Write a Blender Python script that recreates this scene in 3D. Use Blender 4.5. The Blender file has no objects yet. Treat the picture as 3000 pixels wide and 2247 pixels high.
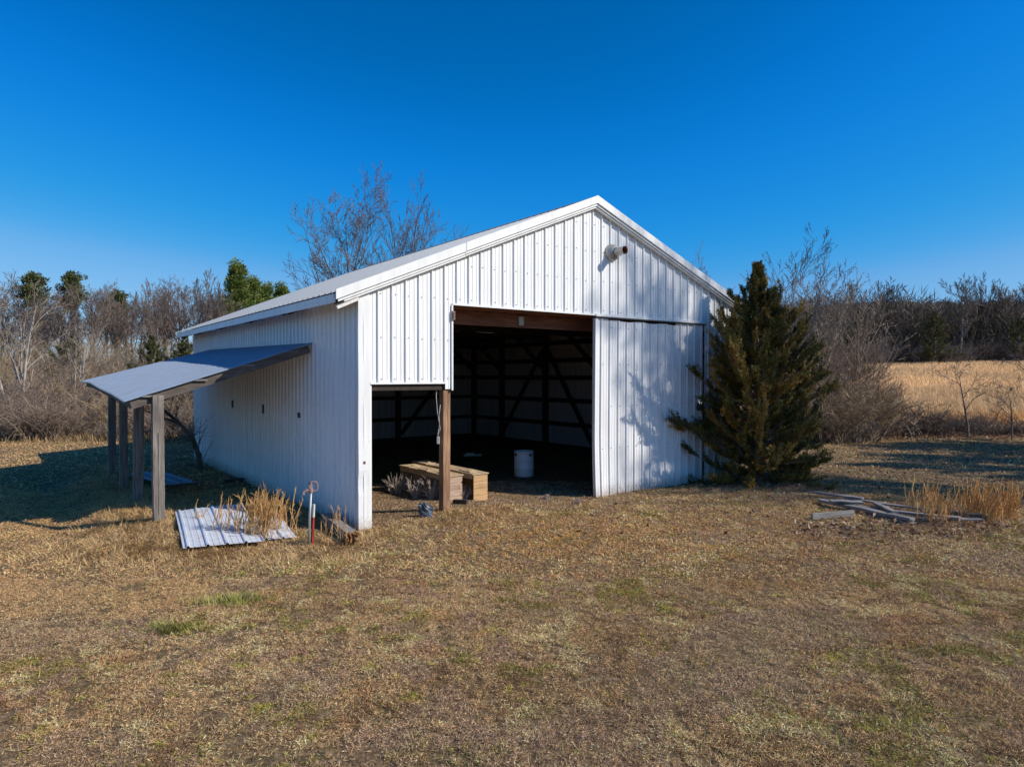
import bpy, math, random
import numpy as np
from mathutils import Vector, Matrix, noise

random.seed(7); RNG = np.random.default_rng(7)
SC = bpy.context.scene
COL = SC.collection
PI = math.pi; R = math.radians

# ------------------------------------------------------------------ camera
H0, F0, CX, HY = 2.284, 1970.0, 1500.0, 1100.0       # eye height, focal length in photo px, centre, horizon row
cam = bpy.data.objects.new('camera', bpy.data.cameras.new('camera')); COL.objects.link(cam)
cam.location = (0, 0, H0); cam.rotation_euler = (R(90 - 0.67), 0, 0)
cam.data.sensor_width = 36; cam.data.lens = 36 * F0 / 3000; cam.data.clip_end = 6000; cam.data.clip_start = 0.05
SC.camera = cam

A2 = (0.8019, 0.5973); B2 = (-0.5973, 0.8019); C2 = (-2.224, 9.78)
def W(a, b):                                            # barn frame -> world x, y
    return (C2[0] + a * A2[0] + b * B2[0], C2[1] + a * A2[1] + b * B2[1])
def G(px, py, z=0.0):                                   # a photo point on level z -> world x, y
    d = (H0 - z) * F0 / (py - HY)
    return ((px - CX) / F0 * d, d)
def X(px, d): return (px - CX) / F0 * d
def Zh(py, d): return H0 + (HY - py) / F0 * d

def sstep(a, b, x):
    t = np.clip((x - a) / (b - a), 0, 1); return t * t * (3 - 2 * t)
def gz_np(x, y):
    z = 0.13 * np.exp(-(((x + .85) ** 2 + (y - 10.9) ** 2) / 1.5))
    lx = x - C2[0]; ly = y - C2[1]
    a = lx * A2[0] + ly * A2[1]; b = lx * B2[0] + ly * B2[1]
    along = sstep(.9, 2.0, b) * (1 - sstep(9, 11, b))
    z = z + along * 0.13 * np.exp(-((a + 2.35 + .15 * np.sin(b * 2.1)) / .55) ** 2)
    z = z - along * 0.10 * np.exp(-((a + 3.5) / .45) ** 2)
    z = z + 0.10 * np.exp(-(((x + 4.3) ** 2 + (y - 9.1) ** 2) / .5))
    d = np.sqrt(x * x + y * y)
    z = z + 4.0 * sstep(30, 150, d) * sstep(-5, 25, x)
    z = z + 0.25 * sstep(22, 30, y) * sstep(8, 16, x)
    z = z + 1.2 * sstep(30, 70, d) * (1 - sstep(-25, -5, x))
    z = z + 0.03 * np.sin(x * .9 + 1.1 * np.sin(y * .7)) * np.sin(y * .8 + .6) * sstep(3, 6, y)*sstep(0.3,1.2,np.abs(b))
    return z
def gz(x, y): return float(gz_np(np.float64(x), np.float64(y)))

# ------------------------------------------------------------------ materials
def mat(name):
    m = bpy.data.materials.new(name); m.use_nodes = True
    nt = m.node_tree; b = nt.nodes['Principled BSDF']
    return m, nt, b
def N(nt, t, **kw):
    n = nt.nodes.new(t)
    for k, v in kw.items(): setattr(n, k, v)
    return n
def ramp(nt, src, stops):
    r = N(nt, 'ShaderNodeValToRGB'); e = r.color_ramp.elements
    while len(e) < len(stops): e.new(0.5)
    for i, (p, c) in enumerate(stops): e[i].position = p; e[i].color = (*c, 1)
    nt.links.new(src, r.inputs[0]); return r.outputs[0]
def noise_tex(nt, scale, detail=6, rough=.6, vec=None, sc=None):
    n = N(nt, 'ShaderNodeTexNoise'); n.inputs['Scale'].default_value = scale
    n.inputs['Detail'].default_value = detail; n.inputs['Roughness'].default_value = rough
    tc = N(nt, 'ShaderNodeTexCoord'); s = tc.outputs['Object'] if vec is None else vec
    if sc:
        mp = N(nt, 'ShaderNodeMapping'); mp.inputs['Scale'].default_value = sc
        nt.links.new(s, mp.inputs[0]); s = mp.outputs[0]
    nt.links.new(s, n.inputs['Vector']); return n.outputs['Fac']
def mix(nt, fac, a, b, mode='MIX'):
    m = N(nt, 'ShaderNodeMix', data_type='RGBA', blend_type=mode)
    for i, v in ((0, fac), (6, a), (7, b)):
        if isinstance(v, (int, float)): m.inputs[i].default_value = v
        elif isinstance(v, tuple): m.inputs[i].default_value = (*v, 1)
        else: nt.links.new(v, m.inputs[i])
    return m.outputs[2]
def bump(nt, b, h, strength=.3, dist=.01):
    n = N(nt, 'ShaderNodeBump'); n.inputs['Strength'].default_value = strength; n.inputs['Distance'].default_value = dist
    nt.links.new(h, n.inputs['Height']); nt.links.new(n.outputs[0], b.inputs['Normal'])

def m_noise(name, c0, c1, scale=8, rough=.8, sc=None, metallic=0, bmp=0, detail=6, lo=.35, hi=.65, bd=.01):
    m, nt, b = mat(name); f = noise_tex(nt, scale, detail, .65, sc=sc)
    nt.links.new(ramp(nt, f, [(lo, c0), (hi, c1)]), b.inputs['Base Color'])
    b.inputs['Roughness'].default_value = rough; b.inputs['Metallic'].default_value = metallic
    if bmp: bump(nt, b, f, bmp, bd)
    return m
def m_metal(name, base, dirt, rough=.42, metallic=0.0, spec=.5, gain=.35, streak=(3, 3, .25), splash=False):
    m, nt, b = mat(name)
    f1 = noise_tex(nt, 2.2, 8, .65, sc=streak); f2 = noise_tex(nt, 14, 5, .6)
    f3 = noise_tex(nt, 1.3, 2, .5)
    r1 = ramp(nt, f1, [(.45, (0, 0, 0)), (.85, (gain,) * 3)])
    c = mix(nt, r1, base, dirt)
    r2 = ramp(nt, f2, [(.60, (0, 0, 0)), (.9, (gain * .8,) * 3)])
    c = mix(nt, r2, c, tuple(x * .6 for x in dirt))
    if splash:
        tc = N(nt, 'ShaderNodeTexCoord'); sx = N(nt, 'ShaderNodeSeparateXYZ'); nt.links.new(tc.outputs['Object'], sx.inputs[0])
        mr = N(nt, 'ShaderNodeMapRange'); mr.inputs[1].default_value = .42; mr.inputs[2].default_value = .0; nt.links.new(sx.outputs[2], mr.inputs[0])
        f5 = noise_tex(nt, 26, 6, .7); mm = N(nt, 'ShaderNodeMath', operation='MULTIPLY'); nt.links.new(mr.outputs[0], mm.inputs[0]); nt.links.new(f5, mm.inputs[1])
        c = mix(nt, ramp(nt, mm.outputs[0], [(.22, (0, 0, 0)), (.55, (.75,) * 3)]), c, (.30, .22, .15))
    nt.links.new(c, b.inputs['Base Color'])
    b.inputs['Metallic'].default_value = metallic
    rr = N(nt, 'ShaderNodeMapRange'); rr.inputs[3].default_value = rough - .08; rr.inputs[4].default_value = rough + .14
    nt.links.new(f2, rr.inputs[0]); nt.links.new(rr.outputs[0], b.inputs['Roughness'])
    b.inputs['Specular IOR Level'].default_value = spec
    bump(nt, b, f3, .25, .03)
    return m
def m_wood(name, c0, c1, c2, sc=(22, 22, 1.2), rough=.85):
    m, nt, b = mat(name)
    f = noise_tex(nt, 1.6, 8, .7, sc=sc); g = noise_tex(nt, 1.3, 4, .5)
    c = ramp(nt, f, [(.28, c0), (.5, c1), (.72, c2)])
    c = mix(nt, ramp(nt, g, [(.4, (0, 0, 0)), (.7, (.55,) * 3)]), c, c0)
    nt.links.new(c, b.inputs['Base Color']); b.inputs['Roughness'].default_value = rough
    bump(nt, b, f, .6, .012); return m
def m_attr(name, rough=.8, transl=0.0, tint=None):
    m, nt, b = mat(name)
    a = N(nt, 'ShaderNodeAttribute', attribute_name='Col')
    nt.links.new(a.outputs['Color'], b.inputs['Base Color']); b.inputs['Roughness'].default_value = rough
    b.inputs['Specular IOR Level'].default_value = .25
    if transl:
        t = N(nt, 'ShaderNodeBsdfTranslucent'); nt.links.new(a.outputs['Color'], t.inputs[0])
        mx = N(nt, 'ShaderNodeMixShader'); mx.inputs[0].default_value = transl
        nt.links.new(b.outputs[0], mx.inputs[1]); nt.links.new(t.outputs[0], mx.inputs[2])
        nt.links.new(mx.outputs[0], nt.nodes['Material Output'].inputs[0])
    return m

def dull_shaded_back(m, col):
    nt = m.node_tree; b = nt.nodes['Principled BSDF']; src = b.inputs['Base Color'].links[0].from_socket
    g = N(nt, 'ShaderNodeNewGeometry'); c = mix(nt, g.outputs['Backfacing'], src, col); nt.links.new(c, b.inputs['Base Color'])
M = {}
M['siding'] = m_metal('white_siding', (.86, .86, .845), (.50, .46, .42), .38, gain=.42, splash=True)
dull_shaded_back(M['siding'], (.42, .43, .44))  # dull reverse of the panels, its grey also painting in the interior shade
M['trim'] = m_metal('white_trim', (.84, .84, .82), (.45, .38, .30), .45, gain=.45, splash=True)
M['door'] = m_metal('white_door_metal', (.85, .85, .84), (.48, .44, .40), .38, gain=.5, splash=True)
M['roof'] = m_metal('galvanised_roof', (.31, .335, .36), (.22, .235, .25), .50, metallic=.15, gain=.5, streak=(.6, 4, 4))
M['tin'] = m_metal('corrugated_tin', (.25, .315, .41), (.20, .18, .17), .62, metallic=.0, spec=.2, gain=.7, streak=(.6, 4, 4))
M['galv'] = m_metal('galvanised_pipe', (.42, .43, .42), (.28, .24, .18), .45, metallic=.5, gain=.7)
M['rust'] = m_noise('rust', (.10, .035, .02), (.26, .11, .06), 30, .9, bmp=.3)
M['sheet'] = m_metal('white_sheet', (.72, .76, .84), (.38, .36, .34), .34, metallic=.1, gain=.5)
M['seam'] = m_noise('dark_seam', (.03, .035, .045), (.06, .065, .08), 10, .8)
M['screw'] = m_noise('screw', (.10, .09, .09), (.2, .19, .18), 50, .5, metallic=.5)
M['graywood'] = m_wood('weathered_grey_wood', (.06, .05, .044), (.22, .185, .155), (.38, .33, .28))
M['graywood_x'] = m_wood('weathered_grey_boards', (.08, .075, .07), (.24, .225, .21), (.42, .40, .38), sc=(1.2, 22, 22))
M['brownwood'] = m_wood('brown_post_wood', (.11, .055, .03), (.36, .20, .11), (.58, .38, .22))
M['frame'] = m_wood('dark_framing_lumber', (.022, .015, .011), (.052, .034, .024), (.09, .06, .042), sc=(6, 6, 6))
M['bounceframe'] = m_wood('bounce_tinted_header_lumber', (.11, .045, .028), (.24, .10, .06), (.34, .16, .10), sc=(1.2, 14, 14))  # reddish wood with warm bounce light painted into its colour
M['boxwood'] = m_wood('plywood_box', (.34, .20, .09), (.62, .38, .18), (.74, .48, .25), sc=(1.2, 1.6, 16))
M['boxold'] = m_wood('old_box_boards', (.26, .17, .11), (.52, .36, .25), (.66, .49, .36), sc=(1.2, 1.6, 16))
M['sunlit_boxtop'] = m_wood('sunlit_box_boards', (.26, .18, .10), (.56, .41, .25), (.74, .57, .38), sc=(14, 1.6, 14))  # lid boards, colour lightened to paint in sunlight on the box tops
M['rot'] = m_noise('rotten_wood', (.12, .05, .015), (.50, .26, .09), 22, .95, bmp=1.0, bd=.03)
M['barrel'] = m_metal('pale_barrel_plastic', (.84, .88, .88), (.50, .52, .50), .45, gain=.4)
M['redpaint'] = m_noise('red_post_paint', (.42, .045, .02), (.55, .08, .035), 20, .5)
M['pinkpaint'] = m_noise('faded_red_casting', (.20, .09, .07), (.44, .31, .28), 25, .6)
M['whitepaint'] = m_noise('white_post_tip', (.62, .60, .55), (.78, .76, .72), 20, .5)
M['cord'] = m_noise('grey_cord', (.42, .42, .40), (.55, .55, .52), 10, .6)
M['plastic'] = m_noise('blue_grey_plastic', (.02, .03, .04), (.13, .17, .21), 9, .4, bmp=.4)
M['bark'] = m_noise('grey_brown_bark', (.09, .072, .058), (.27, .22, .18), 9, .9, sc=(3, 3, .8))
M['twig'] = m_noise('brown_twigs', (.11, .085, .07), (.24, .19, .155), 5, .9)
M['twigred'] = m_noise('reddish_twigs', (.13, .09, .072), (.26, .19, .15), 5, .9)
M['twigdark'] = m_noise('dark_far_bark', (.075, .062, .052), (.24, .20, .165), 2, .9)
M['palebark'] = m_noise('pale_bark', (.24, .19, .15), (.52, .45, .38), 3, .85)
M['brush1'] = m_noise('mauve_brush_stems', (.20, .145, .10), (.42, .32, .23), 3, .9)
M['brush2'] = m_noise('tan_brush_stems', (.26, .18, .10), (.48, .36, .22), 3, .9)
M['stub'] = m_noise('dead_weed_stems', (.36, .28, .22), (.62, .51, .42), 12, .9)
M['leafattr'] = m_attr('foliage', .75, .15)
M['grassattr'] = m_attr('dry_grass', .8, .12)
M['soil'] = m_noise('dark_soil', (.035, .025, .018), (.07, .05, .036), 3, .95)

def make_ground_mat():
    m, nt, b = mat('winter_lawn')
    tc = N(nt, 'ShaderNodeTexCoord'); P = tc.outputs['Object']
    f0 = noise_tex(nt, .35, 5, .6, P); f1 = noise_tex(nt, 1.7, 6, .65, P); f2 = noise_tex(nt, 11, 7, .7, P); f3 = noise_tex(nt, 55, 5, .75, P)
    base = ramp(nt, f2, [(.30, (.075, .050, .028)), (.48, (.18, .125, .072)), (.62, (.32, .23, .13)), (.8, (.46, .34, .20))])
    fine = ramp(nt, f3, [(.34, (.30, .27, .25)), (.5, (.95, .92, .88)), (.64, (1.6, 1.5, 1.38))])
    c = mix(nt, 1.0, base, fine, 'MULTIPLY')
    gr = ramp(nt, f1, [(.55, (0, 0, 0)), (.72, (.65,) * 3)])
    c = mix(nt, gr, c, (.095, .092, .032))
    rd = ramp(nt, f0, [(.52, (0, 0, 0)), (.68, (.5,) * 3)])
    c = mix(nt, rd, c, (.22, .125, .06))
    # golden field beyond the hedge on the right
    sx = N(nt, 'ShaderNodeSeparateXYZ'); nt.links.new(P, sx.inputs[0])
    ad = N(nt, 'ShaderNodeMath', operation='ADD'); nt.links.new(sx.outputs[1], ad.inputs[0]); nt.links.new(f1, ad.inputs[1])
    mr = N(nt, 'ShaderNodeMapRange'); mr.inputs[1].default_value = 26.5; mr.inputs[2].default_value = 29; nt.links.new(ad.outputs[0], mr.inputs[0])
    mr2 = N(nt, 'ShaderNodeMapRange'); mr2.inputs[1].default_value = -2; mr2.inputs[2].default_value = 3; nt.links.new(sx.outputs[0], mr2.inputs[0])
    ml = N(nt, 'ShaderNodeMath', operation='MULTIPLY'); nt.links.new(mr.outputs[0], ml.inputs[0]); nt.links.new(mr2.outputs[0], ml.inputs[1])
    fld = ramp(nt, f2, [(.3, (.55, .36, .18)), (.7, (.75, .52, .28))])
    c = mix(nt, ml.outputs[0], c, fld)
    nt.links.new(c, b.inputs['Base Color']); b.inputs['Roughness'].default_value = .95
    b.inputs['Specular IOR Level'].default_value = .1
    bump(nt, b, f2, .8, .04)
    return m
M['ground'] = make_ground_mat()

# ------------------------------------------------------------------ object helpers
def tag(o, label=None, cat=None, group=None, kind=None):
    if label: o['label'] = label
    if cat: o['category'] = cat
    if group: o['group'] = group
    if kind: o['kind'] = kind
    return o
def empty(name, loc, rz=0, label=None, cat=None, group=None):
    o = bpy.data.objects.new(name, None); COL.objects.link(o); o.location = loc; o.rotation_euler = (0, 0, rz)
    o.empty_display_size = .2
    return tag(o, label, cat, group)
class MB:
    def __init__(s): s.v = []; s.f = []; s.mi = []
    def add(s, vs, fs, mi=0):
        n = len(s.v); s.v += [tuple(v) for v in vs]; s.f += [tuple(i + n for i in f) for f in fs]; s.mi += [mi] * len(fs)
    def box(s, lo, hi, mi=0, rot=None, at=(0, 0, 0)):
        x0, y0, z0 = lo; x1, y1, z1 = hi
        vs = [(x0, y0, z0), (x1, y0, z0), (x1, y1, z0), (x0, y1, z0), (x0, y0, z1), (x1, y0, z1), (x1, y1, z1), (x0, y1, z1)]
        if rot is not None: vs = [tuple(Vector(at) + rot @ Vector(v)) for v in vs]
        s.add(vs, [(0, 3, 2, 1), (4, 5, 6, 7), (0, 1, 5, 4), (1, 2, 6, 5), (2, 3, 7, 6), (3, 0, 4, 7)], mi)
    def beam(s, p, q, w, h, mi=0, jit=0, seg=1):            # w sideways, h upwards
        p = Vector(p); q = Vector(q); d = (q - p).normalized()
        side = d.cross(Vector((0, 0, 1)))
        if side.length < .05: side = Vector((1, 0, 0)); 
        side.normalize(); up = side.cross(d).normalized()
        rings = []
        for k in range(seg + 1):
            c = p.lerp(q, k / seg)
            if jit and 0 < k < seg: c += Vector([random.uniform(-jit, jit) for _ in range(3)])
            rings.append([c + side * sx * w / 2 + up * sy * h / 2 for sx, sy in ((-1, -1), (1, -1), (1, 1), (-1, 1))])
        vs = [v for r in rings for v in r]; fs = []
        for k in range(seg):
            for j in range(4):
                a = k * 4 + j; b = k * 4 + (j + 1) % 4; fs.append((a, b, b + 4, a + 4))
        fs += [(3, 2, 1, 0), tuple(seg * 4 + j for j in range(4))]
        s.add(vs, fs, mi)
    def tube(s, pts, rad, n=6, mi=0, cap=True):
        pts = [Vector(p) for p in pts]; rings = []
        if isinstance(rad, (int, float)): rad = [rad] * len(pts)
        ref = None
        for i, p in enumerate(pts):
            d = (pts[min(i + 1, len(pts) - 1)] - pts[max(i - 1, 0)]).normalized()
            if ref is None: ref = d.orthogonal().normalized()
            x = (ref - d * ref.dot(d)); x = x.normalized() if x.length > 1e-5 else d.orthogonal().normalized()
            ref = x; y = d.cross(x)
            rings.append([p + (x * math.cos(2 * PI * k / n) + y * math.sin(2 * PI * k / n)) * rad[i] for k in range(n)])
        vs = [v for r in rings for v in r]; fs = []
        for i in range(len(pts) - 1):
            for k in range(n):
                a = i * n + k; b = i * n + (k + 1) % n; fs.append((a, b, b + n, a + n))
        if cap: fs += [tuple(range(n - 1, -1, -1)), tuple((len(pts) - 1) * n + k for k in range(n))]
        s.add(vs, fs, mi)
    def build(s, name, mats, parent=None, smooth=False, bevel=0):
        me = bpy.data.meshes.new(name); me.from_pydata(s.v, [], s.f)
        if not isinstance(mats, (list, tuple)): mats = [mats]
        for m in mats: me.materials.append(m)
        me.polygons.foreach_set('material_index', s.mi)
        if smooth: me.polygons.foreach_set('use_smooth', [True] * len(s.f))
        me.update(); o = bpy.data.objects.new(name, me); COL.objects.link(o)
        if parent: o.parent = parent
        if bevel:
            bm = o.modifiers.new('bevel', 'BEVEL'); bm.width = bevel; bm.segments = 2; bm.limit_method = 'ANGLE'
        return o
def np_mesh(name, V, T, material, cols=None, parent=None, smooth=False):
    me = bpy.data.meshes.new(name); V = np.asarray(V, np.float32); T = np.asarray(T, np.int32)
    me.vertices.add(len(V)); me.vertices.foreach_set('co', V.ravel())
    k = T.shape[1]
    me.loops.add(T.size); me.loops.foreach_set('vertex_index', T.ravel())
    me.polygons.add(len(T)); me.polygons.foreach_set('loop_start', np.arange(0, T.size, k, dtype=np.int32))
    me.polygons.foreach_set('loop_total', np.full(len(T), k, np.int32))
    if smooth: me.polygons.foreach_set('use_smooth', np.ones(len(T), bool))
    if cols is not None:
        at = me.color_attributes.new('Col', 'FLOAT_COLOR', 'POINT')
        c4 = np.ones((len(V), 4), np.float32); c4[:, :3] = cols; at.data.foreach_set('color', c4.ravel())
    me.materials.append(material); me.update(calc_edges=True)
    o = bpy.data.objects.new(name, me); COL.objects.link(o)
    if parent: o.parent = parent
    return o
def blades(P, L, Wd, lean, col, up=.0, az=None, droop=.6):
    """P (n,3) roots; L lengths; lean = angle from vertical; col (n,3)"""
    n = len(P); az = RNG.uniform(0, 2 * PI, n) if az is None else az
    d = np.stack([np.cos(az), np.sin(az)], 1); s = np.stack([-np.sin(az), np.cos(az), np.zeros(n)], 1) * (Wd / 2)[:, None]
    l1 = lean; l2 = np.minimum(lean + droop * RNG.random(n), 1.9)
    v1 = np.concatenate([d * np.sin(l1)[:, None], np.cos(l1)[:, None]], 1) * (L * .55)[:, None]
    v2 = np.concatenate([d * np.sin(l2)[:, None], np.cos(l2)[:, None]], 1) * (L * .45)[:, None]
    m = P + v1; t = m + v2
    V = np.stack([P - s, P + s, m - s * .8, m + s * .8, t], 1).reshape(-1, 3)
    b = np.arange(n)[:, None] * 5
    T = np.concatenate([b + [0, 1, 3], b + [0, 3, 2], b + [2, 3, 4]], 1).reshape(-1, 3)
    return V, T, np.repeat(col, 5, 0)
def diamonds(P, D, L, Wd, col):
    n = len(P); r = RNG.normal(size=(n, 3)); s = np.cross(D, r); s /= np.linalg.norm(s, axis=1)[:, None] + 1e-9
    m = P + D * (L * .5)[:, None]; t = P + D * L[:, None]; s = s * (Wd / 2)[:, None]
    V = np.stack([P, m - s, t, m + s], 1).reshape(-1, 3); b = np.arange(n)[:, None] * 4
    T = np.concatenate([b + [0, 1, 2], b + [0, 2, 3]], 1).reshape(-1, 3)
    return V, T, np.repeat(col, 4, 0)
def cat_parts(parts):
    Vs, Ts, Cs = [], [], []; k = 0
    for V, T, c in parts: Vs.append(V); Ts.append(T + k); Cs.append(c); k += len(V)
    return np.concatenate(Vs), np.concatenate(Ts), np.concatenate(Cs)
def copy_tree(o, parent=None):
    c = o.copy(); COL.objects.link(c)
    if parent: c.parent = parent
    for ch in list(o.children): copy_tree(ch, c)
    return c
def pal(n, cols, w=None, var=.25):
    cols = np.array(cols); i = RNG.choice(len(cols), n, p=w)
    return cols[i] * RNG.uniform(1 - var, 1 + var, (n, 1))
def vnoise(x, y, s, seed=0):
    """smooth value noise for arrays"""
    rs = np.random.default_rng(seed); g = rs.random((64, 64))
    u = (x / s) % 64; v = (y / s) % 64; i = u.astype(int) % 64; j = v.astype(int) % 64; fu = u - np.floor(u); fv = v - np.floor(v)
    fu = fu * fu * (3 - 2 * fu); fv = fv * fv * (3 - 2 * fv); i1 = (i + 1) % 64; j1 = (j + 1) % 64
    return (g[i, j] * (1 - fu) + g[i1, j] * fu) * (1 - fv) + (g[i, j1] * (1 - fu) + g[i1, j1] * fu) * fv

# ------------------------------------------------------------------ ground
def axis(lo, hi, step, far):
    a = list(np.arange(lo, hi + 1e-6, step)); s = step
    l = lo
    while l > -far: s *= 1.25; l -= s; a.insert(0, l)
    s = step; h = hi
    while h < far: s *= 1.25; h += s; a.append(h)
    return np.array(a)
gx = axis(-16, 18, .16, 2500); gy = axis(2, 32, .16, 2500)
XX, YY = np.meshgrid(gx, gy); ZZ = gz_np(XX, YY)
ZZ += .02 * (vnoise(XX + 500, YY + 500, .45, 3) - .5) * (np.abs(YY) < 40)
nx, ny = len(gx), len(gy)
idx = np.arange(nx * ny).reshape(ny, nx)
Q = np.stack([idx[:-1, :-1], idx[:-1, 1:], idx[1:, 1:], idx[1:, :-1]], -1).reshape(-1, 4)
g = np_mesh('ground', np.stack([XX, YY, ZZ], -1).reshape(-1, 3), Q, M['ground'], smooth=True); tag(g, kind='structure')

# wooded hill far behind the field
def hill(name, x0, x1, y0, y1, top, seed):
    hx = np.linspace(x0, x1, 150); hy = np.linspace(y0, y1, 30); HX, HYY = np.meshgrid(hx, hy)
    v = (HYY - y0) / (y1 - y0); e = np.clip(np.minimum((HX - x0), (x1 - HX)) / (.25 * (x1 - x0)), 0, 1)
    Z = 3.0 + (top - 3) * np.sin(np.clip(v * 1.5, 0, 1) * PI / 2) * (e * e * (3 - 2 * e)) + (vnoise(HX + 3000, HYY + 3000, 6, seed) * 3 + vnoise(HX + 3000, HYY + 3000, 2.7, seed + 1) * 2.2) * (v > .05)
    n1 = len(hx); idx = np.arange(Z.size).reshape(Z.shape)
    Q = np.stack([idx[:-1, :-1], idx[:-1, 1:], idx[1:, 1:], idx[1:, :-1]], -1).reshape(-1, 4)
    o = np_mesh(name, np.stack([HX, HYY, Z], -1).reshape(-1, 3), Q, M['hill'], smooth=False); tag(o, kind='structure')
M['hill'] = m_noise('wooded_hillside', (.050, .042, .034), (.13, .105, .085), .25, 1, detail=10, bmp=1, bd=1.5)
hill('hill', 60, 420, 230, 330, 31, 5)

# ------------------------------------------------------------------ ribbed sheets
def rib_points(L, first=.30, sp=.2286, hr=.026, hm=.006):
    pts = {0.0: 0.0, L: 0.0}
    k = -2
    while True:
        c = first + k * sp; k += 1
        if c - sp > L: break
        for s, o in ((c - .021, 0), (c - .012, hr), (c + .010, hr), (c + .022, 0),
                     (c + sp / 3 - .012, 0), (c + sp / 3 - .004, hm), (c + sp / 3 + .004, hm), (c + sp / 3 + .012, 0),
                     (c + 2 * sp / 3 - .012, 0), (c + 2 * sp / 3 - .004, hm), (c + 2 * sp / 3 + .004, hm), (c + 2 * sp / 3 + .012, 0)):
            if 0.002 < s < L - .002: pts[round(s, 5)] = o
    return sorted(pts.items())
def with_cuts(prof, cuts):
    xs = [p[0] for p in prof]; ys = [p[1] for p in prof]; out = dict(prof)
    for c in cuts:
        if xs[0] < c < xs[-1]: out[c] = float(np.interp(c, xs, ys))
    return sorted(out.items())
def ribbed(mb, prof, spans, place, mi=0, flip=False):
    """spans(s) -> list of (z0(s), z1(s)) functions pairs ; place(s, off, z)"""
    for (s0, o0), (s1, o1) in zip(prof[:-1], prof[1:]):
        for z0, z1 in spans((s0 + s1) / 2):
            mb.add([place(s0, o0, z0(s0)), place(s1, o1, z0(s1)), place(s1, o1, z1(s1)), place(s0, o0, z1(s0))], [(3, 2, 1, 0) if flip else (0, 1, 2, 3)], mi)

ZE, ZR, AR, ARR, ZRR = 3.45, 5.567, 4.65, 9.75, 3.66           # eave, ridge, ridge position, right eave
AL = -.42; BW, BD = 9.3, 11.0                                   # barn width and depth
def roof_z(a): return ZE + (a - AL) * (ZR - ZE) / (AR - AL) if a <= AR else ZR - (a - AR) * (ZR - ZRR) / (ARR - AR)

barn = empty('pole_barn', (*C2, 0), math.atan2(A2[1], A2[0]), 'white ribbed metal pole barn with open doorways and sliding door', 'barn')
K = lambda c: (lambda s: c)
# front wall
mb = MB(); prof = with_cuts(rib_points(BW), [.165, 1.44, 1.585, AR, 7.95])
topf = lambda s: roof_z(s) - .06
def spans(s):
    if s < .165 or s > 7.95: return [(K(-.05), topf)]
    if s < 1.44: return [(K(2.18), topf)]
    if s < 1.585: return [(K(2.07), topf)]
    return [(K(3.43), topf)]
ribbed(mb, prof, spans, lambda s, o, z: (s, -o, z))
# screws in rows
for k in range(42):
    c = .30 + (k - 1) * .2286 + .05
    for z in (2.24, 2.85, 3.5, 4.05, 4.6, 5.1):
        if c < .17 or c > BW - .1 or z > topf(c) - .08: continue
        if z < 3.44 and 1.585 < c < 7.95: continue
        if random.random() < .85:
            zz = z + random.uniform(-.012, .012); cc = c + random.uniform(-.01, .01)
            mb.box((cc - .006, -.012, zz - .006), (cc + .006, -.002, zz + .006), 1)
for z in (.3, .9, 1.5, 2.1, 2.7): 
    for k in range(6):
        c = 8.02 + k * .2286; mb.box((c - .006, -.012, z - .006), (c + .006, -.002, z + .006), 1)
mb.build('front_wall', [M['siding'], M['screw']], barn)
# left side wall
mb = MB(); prof = with_cuts(rib_points(BD, .12, .19, .024, .0), [])
ribbed(mb, prof, lambda s: [(K(-.08), K(roof_z(0) - .07))], lambda s, o, z: (-o, s, z), flip=True)
for b, z0, z1 in ((3.79, .0, 2.05), (4.93, 0, 1.9), (6.07, 0, 1.9)):
    mb.box((-.0035, b, z0), (-.0005, b + .006, z1), 1)
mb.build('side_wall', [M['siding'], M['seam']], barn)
# small patches where fixings were
def side_pt(px, py):
    k = (px - CX) / F0
    b = (k * C2[1] - C2[0]) / (B2[0] - k * B2[1]); d = C2[1] + b * B2[1]
    return b, Zh(py, d)
for px, py, w, h in ((683, 1183, .10, .17), (773.5, 1198, .10, .18), (878.7, 1216, .13, .085)):
    b, z = side_pt(px, py); mb = MB()
    mb.box((-.026, b - w / 2, z - h / 2), (-.010, b + w / 2, z + h / 2), 0)
    mb.box((-.030, b - w / 2 + .02, z - h / 2 + .02), (-.0265, b + w / 2 - .02, z - h / 2 + .035), 1)
    mb.build('vent_hole', [M['seam'], M['screw']], barn)
# right and back walls
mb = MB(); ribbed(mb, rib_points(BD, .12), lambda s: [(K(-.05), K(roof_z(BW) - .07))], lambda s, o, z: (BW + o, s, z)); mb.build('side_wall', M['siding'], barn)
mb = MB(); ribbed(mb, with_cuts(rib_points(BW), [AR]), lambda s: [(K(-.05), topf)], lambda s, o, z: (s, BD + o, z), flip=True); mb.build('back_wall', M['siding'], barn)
# roof
mb = MB(); B0, B1 = -.10, BD + .08
prof = rib_points(B1 - B0, .10, .2286, .022, .004)
def rp(a, b, off):
    n = 1; z = roof_z(a) + off; return (a, b + B0, z)
for a0, a1 in ((AL, AR), (AR, ARR)):
    for (s0, o0), (s1, o1) in zip(prof[:-1], prof[1:]):
        na = 6
        for j in range(na):
            u0 = a0 + (a1 - a0) * j / na; u1 = a0 + (a1 - a0) * (j + 1) / na
            mb.add([rp(u0, s0, o0), rp(u1, s0, o0), rp(u1, s1, o1), rp(u0, s1, o1)], [(0, 3, 2, 1)])
mb.build('roof', M['roof'], barn)
mb = MB()                                                        # ridge cap
for sg in (-1, 1):
    a1 = AR + sg * .16; z1 = roof_z(a1)
    mb.add([(AR, B0 + .02, ZR + .038), (AR, B1 - .02, ZR + .038), (a1, B1 - .02, z1 + .03), (a1, B0 + .02, z1 + .03)], [(0, 1, 2, 3) if sg < 0 else (3, 2, 1, 0)])
mb.build('ridge_cap', M['roof'], barn)
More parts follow.
